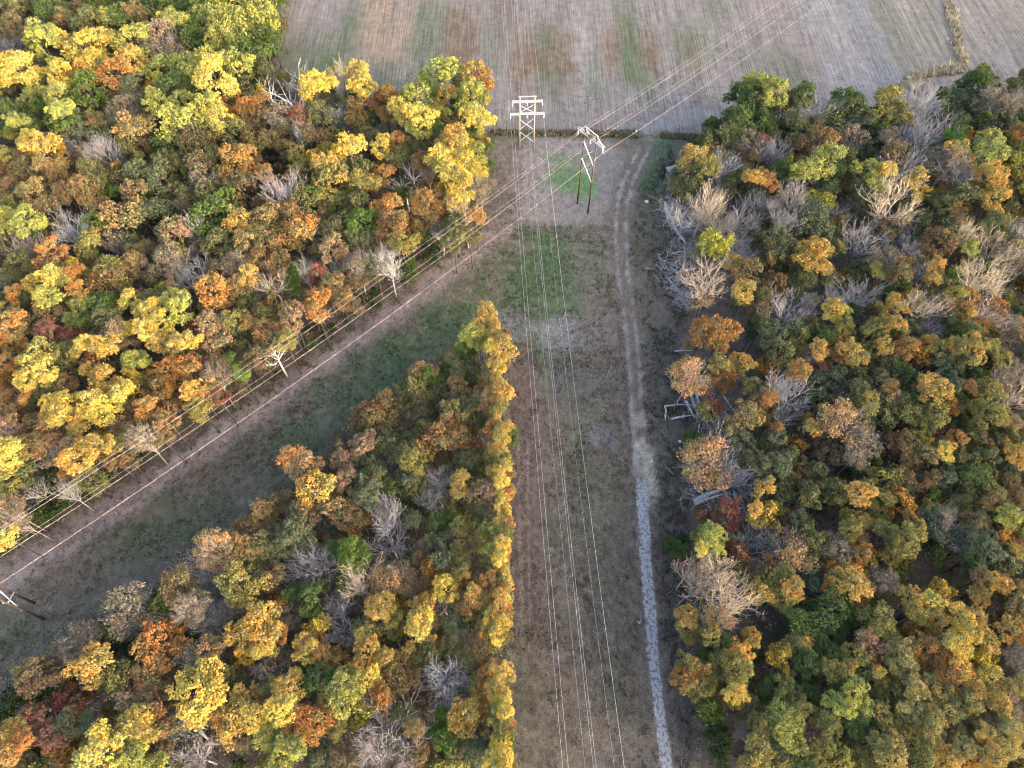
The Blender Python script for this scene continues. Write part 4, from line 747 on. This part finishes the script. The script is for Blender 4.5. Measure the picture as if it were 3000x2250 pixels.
# ---- dead grass and weeds
def tufts(name, P, hgt, blades, colf, label, spread=.16, width=.05, seed=3):
    g = np.random.default_rng(seed); n = len(P)
    base, _, _ = cover_colour(P[:, 0], P[:, 1]); base = colf(base, g)
    ci = np.repeat(np.arange(n), blades); L = n * blades; a = g.uniform(0, 6.283, L)
    h = hgt[ci] * g.uniform(.6, 1.25, L)
    b = np.stack([P[ci, 0] + g.normal(0, 1, L) * spread, P[ci, 1] + g.normal(0, 1, L) * spread, np.full(L, -.05)], 1)
    tip = b + np.stack([np.cos(a) * h * .7, np.sin(a) * h * .7, h + .05], 1); s = np.stack([-np.sin(a), np.cos(a), a * 0], 1) * (width * (0.6 + hgt[ci]))[:, None]
    mid = (b + tip) / 2 + np.array([0, 0, .08]) * h[:, None]
    V = np.stack([b - s, b + s, mid + s * .9, tip, mid - s * .9], 1).reshape(-1, 3)
    me = npmesh(name, V, [np.arange(L * 5).reshape(-1, 5)], M_PLANT, {'cover': np.clip(base[ci] * g.uniform(.7, 1.35, (L, 1)), .01, .8)})
    tag(link(bpy.data.objects.new(name, me)), label, 'grass', kind='stuff')
def scatter(pxpoly, n, seed):
    g = np.random.default_rng(seed); P = poly_world(pxpoly); q = g.uniform(P.min(0), P.max(0), (n, 2)); return q[sdf(P, q[:, 0], q[:, 1]) > 0]
def meadow():
    g = np.random.default_rng(8)
    P = scatter([(1430, 400), (1560, 660), (1800, 660), (1960, 420), (2010, 560), (2030, 2400), (1490, 2400), (1470, 960), (1400, 930), (560, 1650), (0, 2110), (-60, 1660), (1350, 760)], 60000, 12)
    px, py = pix(P[:, 0], P[:, 1]); tx = np.interp(py, [p[1] for p in TRACK], [p[0] for p in TRACK])
    P = P[(np.abs(px - tx) > 22) & (fbm(P[:, 0], P[:, 1], 5, 17) > .36)]
    d_r = sdf(PW_RIGHT, P[:, 0], P[:, 1]); h = .14 + .42 * fbm(P[:, 0], P[:, 1], 4, 19) ** 1.5 + .75 * sstep(-9, -1, d_r) * g.uniform(0, 1, len(P)) ** 2
    tufts('grass', P, h, 4, lambda b, q: b * (1 + .28 * q.normal(size=(len(b), 1))) + q.normal(size=(len(b), 3)) * .008, 'dead brown and green grass of the power line clearing')
    W = np.concatenate([scatter([(1436, 380), (1650, 382), (1868, 384), (1872, 404), (1620, 402), (1436, 396)], 900, 31), scatter([(1938, 390), (2125, 400), (2120, 416), (1936, 404)], 1000, 32)])
    tufts('weeds', W, np.full(len(W), .42), 5, lambda b, q: np.array([.19, .16, .105]) * (1 + .4 * q.normal(size=(len(b), 1))) + np.array([-.02, .02, -.005]) * q.uniform(0, 1, (len(b), 1)), 'dark tall weeds in the ditch between field and clearing', .25, .07, 5)
    S = np.concatenate([scatter([(2765, 0), (2790, 0), (2835, 180), (2822, 205), (2805, 200)], 520, 41), scatter([(2640, 255), (2670, 215), (2790, 190), (2830, 195), (2830, 215), (2700, 230), (2690, 270)], 700, 42)])
    tufts('tall_grass', S, np.full(len(S), .8), 8, lambda b, q: np.array([.46, .39, .26]) * (1 + .25 * q.normal(size=(len(b), 1))), 'pale dry tall grass strip curving round the field corner', .4, .08, 6)
meadow()

# ------------------------------------------------------------------ power line towers
def brace(t, a, b, r=.055): t.box(a, b, r * 2, r * 2.4)
def tower_tall(loc, ang, label, name='power_pole', drop=0.0):
    """wooden H-frame: two tall poles, one crossarm hung under a timber truss"""
    root = empty(name, loc, label, 'power pole', 'wooden poles of the diagonal power line', ang)
    s, top, arm = 1.78, 20.9, 19.3
    for sx in (-1, 1):
        Tubes().tube([(sx * s, 0, -.3), (sx * s, 0, 9), (sx * s * .98, 0, top)], [.19, .16, .12], 12).build('pole', M_POLE, root)
    t = Tubes(); t.box((-3.85, -.26, arm), (3.85, -.26, arm), .21, .30); t.box((-3.85, .26, arm), (3.85, .26, arm), .21, .30)
    t.build('crossarm', M_ARM, root, False)
    t = Tubes(); t.box((-s - .25, 0, top - .12), (s + .25, 0, top - .12), .2, .24)
    t.build('tie_beam', M_ARM, root, False)
    for sx in (-1, 1):
        t = Tubes(); t.box((sx * s, -.04, top - .3), (sx * 3.7, -.04, arm + .18), .16, .18); t.box((sx * s, .04, top - .35), (sx * .1, .04, arm + .18), .16, .18); t.build('arm_brace', M_ARM, root, False)
    for z0, z1 in ((17.4 - drop, 13.4 - drop), (13.0 - drop, 9.0 - drop)):
        t = Tubes(); t.box((-s, -.17, z0), (s, -.17, z1), .16, .2); t.box((-s, .17, z1), (s, .17, z0), .16, .2); t.build('cross_brace', M_ARM, root, False)
    for x in (-3.7, 0, 3.7):
        insulator(x, arm - .15, 1.35, root)
    return root
def insulator(x, z, ln, root):
    pts, rad = [], []
    n = 9
    for i in range(n):
        zz = z - .1 - (ln - .1) * i / n
        pts += [(x, 0, zz), (x, 0, zz - (ln - .1) / n * .55)]; rad += [.13, .06]
    pts.append((x, 0, z - ln)); rad.append(.05)
    Tubes().tube([(x, 0, z + .02)] + pts, [.03] + rad, 8).build('insulator', M_INS, root)
def tower_low(loc, ang, label):
    """wooden H-frame with two crossarms and three X braces"""
    root = empty('power_pole', loc, label, 'power pole', None, ang)
    s, top = 1.68, 14.2
    Tubes().tube([(-s, 0, -.3), (-s, 0, top)], [.2, .13], 12).build('pole', M_POLE_W, root)
    Tubes().tube([(s, 0, -.3), (s, 0, top)], [.2, .13], 12).build('pole', M_POLE_W, root)
    Tubes().box((-s - .3, 0, top - .1), (s + .3, 0, top - .1), .14, .18).build('tie_beam', M_ARM, root, False)
    for half, z, m in ((3.45, 12.85, M_ARM), (3.9, 9.6, M_ARM_G)):
        t = Tubes(); t.box((-half, -.24, z), (half, -.24, z), .12, .2); t.box((-half, .24, z), (half, .24, z), .12, .2); t.build('crossarm', m, root, False)
        for x in (-half + .1, 0, half - .1): insulator(x, z - .12, 1.1, root)
    for z0, z1 in ((11.9, 9.9), (8.2, 5.2), (4.8, 1.8)):
        t = Tubes(); t.box((-s, -.16, z0), (s, -.16, z1), .075, .11); t.box((-s, .16, z1), (s, .16, z0), .075, .11); t.build('cross_brace', M_ARM_G, root, False)
    return root
A0 = Vector((15.8, 116.6, 0)); AANG = math.atan2(-2.8, 2.2)
C0 = Vector((-75.0, 28.2, 0)); CANG = R(-45)
B0 = Vector((3.45, 136.5, 0)); BANG = R(2.9)
tower_tall(A0, AANG, 'tall wooden H-frame pole with a stick nest, standing by the bright green patch')
tower_tall(C0, CANG, 'tall wooden H-frame pole cut off by the left edge of the photo', drop=3.2)
tower_low(B0, BANG, 'low wooden H-frame pole with two crossarms at the field edge')
# nest on the crossarm
t = Tubes(); g = random.Random(4)
nb = A0 + Vector((0, 0, 19.43))
for i in range(150):
    a = g.uniform(0, 6.28); r = g.uniform(.12, .55); z = g.uniform(0, .48); b = a + 1.57 + g.gauss(0, .5); l = g.uniform(.3, .6)
    c = nb + Vector((r * math.cos(a), r * math.sin(a), z + .03)); dd = Vector((math.cos(b), math.sin(b), g.gauss(0, .18))) * l / 2
    t.tube([c - dd, c + dd], .018, 4)
o = t.build('bird_nest', M_NEST); tag(o, 'big brown stick nest on the middle of the tall pole crossarm', 'nest')

# ------------------------------------------------------------------ wires
def wire(name, spans, rad, label, group, mat, n=28):
    """spans: list of (start, end, sag); one continuous conductor"""
    pts = []
    for a, b, sag in spans:
        for i in range(n + 1):
            u = i / n; p = a.lerp(b, u); p = Vector((p.x, p.y, p.z - 4 * sag * u * (1 - u)))
            if not pts or (p - pts[-1]).length > .01: pts.append(p)
    o = Tubes().tube(pts, rad, 6).build(name, mat)
    tag(o, label, 'wire', group)
def rotp(o, a, x, y, z): return o + Vector((x * math.cos(a) - y * math.sin(a), x * math.sin(a) + y * math.cos(a), z))
dirn = (A0 - C0).normalized()
A_far = A0 + dirn * 135; C_far = C0 - dirn * 120
G1 = 'wires of the diagonal line'
for x, z, rad, lb in ((-3.7, 17.78, .013, 'conductor hanging from the left arm end of the nest pole'), (0, 17.78, .013, 'conductor hanging under the nest of the tall pole'), (3.7, 17.78, .013, 'conductor hanging from the right arm end of the nest pole'),
                      (-1.75, 20.93, .008, 'thin shield wire on the left pole top of the nest pole'), (1.75, 20.93, .008, 'thin shield wire on the right pole top of the nest pole')):
    sg = 2.6 if rad > .01 else 1.9
    wire('power_line_wire', [(rotp(C_far, CANG, x, 0, z), rotp(C0, CANG, x, 0, z), sg), (rotp(C0, CANG, x, 0, z), rotp(A0, AANG, x, 0, z), sg), (rotp(A0, AANG, x, 0, z), rotp(A_far, AANG, x, 0, z + 1.5), sg)], rad, lb, G1, M_WIRE)
G2 = 'wires of the straight line'
ax = Vector((-math.sin(BANG), math.cos(BANG), 0))
S_far = B0 - ax * 190; N_far = B0 + ax * 130
for x, z, rad, lb in ((-3.35, 11.6, .0105, 'straight-line conductor at the left end of the upper crossarm'), (0, 11.6, .0105, 'straight-line conductor at the middle of the upper crossarm'), (3.35, 11.6, .0105, 'straight-line conductor at the right end of the upper crossarm'),
                      (-3.8, 8.35, .0105, 'straight-line conductor at the left end of the lower crossarm'), (0, 8.35, .0105, 'straight-line conductor at the middle of the lower crossarm'), (3.8, 8.35, .0105, 'straight-line conductor at the right end of the lower crossarm'),
                      (-1.68, 14.22, .0065, 'thin shield wire on the left pole top of the double-arm pole'), (1.68, 14.22, .0065, 'thin shield wire on the right pole top of the double-arm pole')):
    wire('power_line_wire', [(rotp(S_far, BANG, x, 0, z + 18), rotp(B0, BANG, x, 0, z), 6.6 if rad > .009 else 5.4), (rotp(B0, BANG, x, 0, z), rotp(N_far, BANG, x * .95, 0, z + 3), 2.5)], rad, lb, G2, M_WIRE_G, 48)

# ------------------------------------------------------------------ small things
def blind():
    b = at(1960, 548)[0]; root = empty('hunting_blind', b, 'pale roofed hunting stand on braced timber legs, half under the orange tree', 'hunting stand', rz=R(18))
    for x in (-1.1, 1.1):
        for y in (-1.0, 1.0): Tubes().box((x, y, -.1), (x * .8, y * .8, 3.0), .11, .11, (0, 1, 0)).build('leg', M_LUMBER, root, False)
    for y in (-1.0, 1.0):
        t = Tubes(); t.box((-1.05, y * .98 - .07, .4), (.9, y * .83 - .07, 2.7), .04, .12); t.box((1.05, y * .98 + .06, .4), (-.9, y * .83 + .06, 2.7), .04, .12); t.build('cross_brace', M_LUMBER, root, False)
    t = Tubes()
    for y in (-1.0, 1.0): t.box((-1.1, y, .35), (1.1, y, .35), .06, .12)
    for x in (-1.1, 1.1): t.box((x * .82, -.95, 2.9), (x * .82, .95, 2.9), .07, .14)
    t.build('rail', M_LUMBER, root, False)
    Tubes().box((-1.1, 0, 3.09), (1.1, 0, 3.09), 2.2, .08).build('platform', M_LUMBER, root, False)
    t = Tubes()
    for a, c in (((-1, -1), (1, -1)), ((-1, 1), (1, 1)), ((-1, -1), (-1, 1)), ((1, -1), (1, 1))): t.box((a[0], a[1], 3.62), (c[0], c[1], 3.62), .05, .95)
    t.build('side_panel', M_TIN, root, False)
    for x in (-.95, .95):
        for y in (-.95, .95): Tubes().box((x, y, 4.1), (x, y, 5.0), .08, .08, (0, 1, 0)).build('roof_post', M_LUMBER, root, False)
    Tubes().box((-1.35, 0, 5.06), (1.35, 0, 5.14), 2.6, .06).build('roof', M_TIN, root, False)
blind()
def gate():
    b = at(1856, 402)[0]; root = empty('metal_gate', b, 'dark green tubular gate lying open in the weeds beside the track', 'gate', rz=R(4))
    t = Tubes()
    for x in (-2.2, 2.2): t.tube([(x, 0, .05), (x, .35, 1.3)], .045, 8)
    for i in (0, 5): t.tube([(-2.2, .07 * i, .06 + .248 * i), (2.2, .07 * i, .06 + .248 * i)], .04, 8)
    t.build('frame', M_GATE, root)
    for i in range(1, 5): Tubes().tube([(-2.16, .07 * i, .06 + .248 * i), (2.16, .07 * i, .06 + .248 * i)], .03, 8).build('rail', M_GATE, root)
    t = Tubes()
    for x in (-.75, .75): t.box((x, -.05, .1), (x, .31, 1.26), .05, .02, (0, 1, 0))
    t.build('stile', M_GATE, root, False)
gate()
def bucket():
    b = at(1863, 391)[0]; root = empty('bucket', b, 'small white bucket in the ditch weeds beside the green gate', 'bucket')
    Tubes().tube([(0, 0, .3), (0, 0, .75), (0, 0, .79), (0, 0, .80), (0, 0, .36)], [.14, .17, .19, .17, .12], 16, False).build('body', M_WHITE, root)
    Tubes().tube([(0, 0, .29), (0, 0, .33)], [.13, .14], 16).build('base', M_WHITE, root)
    t = Tubes(); t.tube([(-.18 * math.cos(R(a)), .03, .76 + .17 * math.sin(R(a))) for a in range(0, 181, 20)], .012, 5); t.build('handle', M_TIN, root)
bucket()
def log(px0, py0, px1, py1, r, label, z0=.12, z1=.25, stubs=2, name='fallen_log', group='fallen grey trunks along the wood edge', mat=None):
    r *= 1.25; a, b = at(px0, py0, z0 + .35)[0], at(px1, py1, z1 + .5)[0]; g = random.Random(int(px0 * 3 + py1)); mat = mat or M_LOG
    root = empty(name, (a.x, a.y, 0), label, 'fallen log', group)
    a2 = Vector((0, 0, a.z)); d = b - Vector((a.x, a.y, 0)); m1 = a2.lerp(d, .35) + Vector((g.gauss(0, .12), g.gauss(0, .12), .05)); m2 = a2.lerp(d, .7) + Vector((g.gauss(0, .12), g.gauss(0, .12), .05))
    Tubes().tube([a2, m1, m2, d], [r, r * .85, r * .65, r * .3], 8).build('trunk', mat, root)
    for i in range(stubs):
        q = m1.lerp(d, g.uniform(.1, .9)); e = q + ((d - a2).normalized() * g.uniform(.3, .8) + Vector((g.gauss(0, .6), g.gauss(0, .6), g.uniform(.1, .6)))) * g.uniform(.6, 1.6)
        Tubes().tube([q, q.lerp(e, .5) + Vector((0, 0, .08)), e], [r * .4, r * .28, r * .1], 5).build('branch', mat, root)
log(1950, 595, 1962, 660, .28, 'thick grey log nearest the hunting stand')
log(1945, 612, 1995, 700, .22, 'long split log slanting below the hunting stand')
log(1966, 655, 2010, 715, .30, 'splintered grey trunk ending by the clump of stems')
log(1972, 640, 2040, 662, .20, 'grey log lying crosswise behind the clump of stems')
log(1955, 600, 1975, 618, .14, 'short log at the far end of the tangle')
log(2003, 725, 2004, 790, .16, 'upright-looking grey log beside the pale stump')
log(1968, 742, 2006, 736, .12, 'thin pale log lying left of the pale stump')
log(1978, 800, 2040, 785, .16, 'grey log crossing under the tan bare tree')
log(1960, 820, 2000, 870, .14, 'broken grey log in front of the brush pile')
log(2025, 855, 2030, 900, .12, 'thin white log standing in the brush')
log(1945, 1190, 2008, 1185, .14, 'thin pole forming the back of the log pen')
log(1948, 1188, 1950, 1232, .15, 'short pole forming the left side of the log pen')
log(1966, 1228, 2028, 1216, .20, 'grey log forming the front of the log pen')
log(2010, 1175, 2035, 1225, .20, 'leaning grey log inside the log pen')
log(2024, 1158, 2048, 1225, .24, 'splintered trunk behind the log pen')
log(2040, 1150, 2060, 1240, .20, 'grey splintered trunk next to the red-leaved tree')
log(2046, 1235, 2050, 1275, .14, 'thin vertical-looking log below the splintered trunk')
log(2032, 1468, 2170, 1412, .36, 'thickest grey trunk below the orange half-bare tree')
log(2036, 1476, 2120, 1446, .26, 'grey trunk alongside the thickest one')
log(2055, 1445, 2088, 1464, .14, 'short pale log crossing the thick trunks')
log(2105, 1418, 2146, 1478, .20, 'thin grey log crossing the thick trunks at right')
log(2150, 1425, 2196, 1420, .14, 'thin log reaching right from the thick trunks')
log(2150, 1440, 2172, 1506, .14, 'long thin log slanting down to the red tree')
log(1975, 1029, 2020, 1027, .14, 'pale log poking out below the orange tree')
log(2120, 1160, 2170, 1230, .13, 'thin grey log behind the red-leaved tree')
log(2490, 1330, 2530, 1318, .13, 'white forked branch lying in the dark gap')
log(520, 2080, 610, 2165, .34, 'thick grey fallen trunk below the round golden tree')
log(600, 2175, 700, 2185, .22, 'crooked grey branch right of the fallen trunk')
log(515, 2200, 560, 2215, .18, 'bent white branch at the bottom edge of the wedge')
log(105, 1362, 132, 1376, .22, 'white broken log at the left wood edge')
log(1866, 1820, 1880, 1824, .10, 'small pale forked stick beside the gravel track')
log(1270, 1930, 1280, 1920, .16, "pale stump end near the wedge's dark gap")
def brush(name, spots, label, seed, lo=1.2, hi=3.2, n=60, rad=.03):
    g = random.Random(seed); t = Tubes()
    for x, y, w in spots:
        c = at(x, y)[0]
        for i in range(n):
            a = g.uniform(0, 6.28); l = g.uniform(lo, hi); p = c + Vector((g.gauss(0, w), g.gauss(0, w), g.uniform(.1, .9)))
            e = p + Vector((math.cos(a) * l, math.sin(a) * l, g.uniform(-.1, 1.0))); m = p.lerp(e, .5) + Vector((g.gauss(0, .15), g.gauss(0, .15), .1))
            t.tube([p, m, e], [rad, rad * .7, rad * .3], 4, False)
            for k in range(3):
                q = m.lerp(e, k / 3); b = a + g.gauss(0, .8); t.tube([q, q + Vector((math.cos(b), math.sin(b), g.uniform(0, .5))) * l * .35], [rad * .5, rad * .2], 3, False)
    tag(t.build(name, M_LOG), label, 'brush', kind='stuff')
brush('fallen_branches', [(1965, 610, 1.3), (1985, 660, 1.5), (1972, 790, 1.6), (1985, 840, 1.4), (2010, 740, 1.5), (2010, 880, 1.2), (2110, 1230, 1.5), (2060, 1200, 1.4), (2050, 1420, 1.8), (2120, 1440, 2.0), (2180, 1410, 1.8), (2090, 1300, 1.2)], 'tangle of grey fallen branches along the right-hand wood edge', 5, n=80, rad=.045)
brush('dead_branches', [(560, 2130, 2.2), (610, 2190, 2.0), (540, 2170, 2), (270, 2050, 1.5), (300, 2030, 1.5)], 'grey dead branches lying in the wedge-shaped wood', 6, 1.2, 3.2, 22)
def rubble():
    b = at(2945, 2212)[0]; root = empty('rubble_heap', b, 'pale heap of broken slabs in the sunlit gap at the bottom right', 'rubble heap')
    g = random.Random(9)
    for i, (x, y, w, h, m) in enumerate(((1.1, -.4, 1.5, 1.3, M_RUB), (.9, .3, .9, .8, M_RUB), (-.6, .9, 1.4, .7, M_RUBG), (-.2, .2, .8, .7, M_RUBG), (.1, 1.3, .5, .5, M_WHITE), (-.4, -.5, .7, .6, M_RUBG), (.6, -1.0, .7, .6, M_RUB), (.2, .9, .6, .5, M_WHITE))):
        bw = Tubes(); n = 6; z0 = .05 + .16 * i; pts = []
        ring = [(x + w / 2 * math.cos(k * 6.283 / n + g.uniform(-.3, .3)) * g.uniform(.8, 1.1), y + h / 2 * math.sin(k * 6.283 / n + g.uniform(-.3, .3)) * g.uniform(.8, 1.1)) for k in range(n)]
        tz = g.uniform(-.15, .15)
        V = [(p[0], p[1], z0 + tz * p[0]) for p in ring] + [(p[0] * .97, p[1] * .97, z0 + .22 + tz * p[0]) for p in ring]
        me = npmesh('slab', np.array(V), [np.array([[k, (k + 1) % n, n + (k + 1) % n, n + k] for k in range(n)]), np.array([list(range(n - 1, -1, -1)), list(range(n, 2 * n))])], m)
        link(bpy.data.objects.new('slab', me), root)
rubble()
def stone(px, py, r, label):
    b = at(px, py)[0]; g = np.random.default_rng(int(px)); a = np.linspace(0, 2 * np.pi, 9)[:-1]; V = []
    for z, s in ((-.1, .8), (.25, 1.0), (.55, .6)):
        q = s * r * g.uniform(.8, 1.15, 8); V += [(b.x + q[i] * math.cos(a[i]), b.y + q[i] * math.sin(a[i]), z * r) for i in range(8)]
    F_ = [[i + 8 * l, (i + 1) % 8 + 8 * l, (i + 1) % 8 + 8 * (l + 1), i + 8 * (l + 1)] for l in (0, 1) for i in range(8)]
    me = npmesh('stone', np.array(V), [np.array(F_), np.array([[16 + i for i in range(8)]])], M_RUB, smooth=True)
    tag(link(bpy.data.objects.new('stone', me)), label, 'stone')
stone(1894, 592, .55, 'white stone beside the track in front of the green grass')
stone(1992, 1294, .34, 'small white stone beside the low green shrub at the wood edge')
stone(1908, 1352, .28, 'small pale stone beside the muddy part of the track')

# ------------------------------------------------------------------ the air: thin even haze round everything
def haze():
    t = Tubes(); t.box((0, -1150, 59), (0, 1350, 59), 2500, 122)
    m, nt, out = new_mat('haze_air'); v = N(nt, 'ShaderNodeVolumePrincipled'); v.inputs['Color'].default_value = (.86, .9, 1, 1); v.inputs['Density'].default_value = HAZE; v.inputs['Anisotropy'].default_value = 0.2
    nt.links.new(v.outputs[0], out.inputs['Volume'])
    tag(t.build('haze', m, None, False), 'thin pale evening haze', 'haze', kind='stuff')
haze()
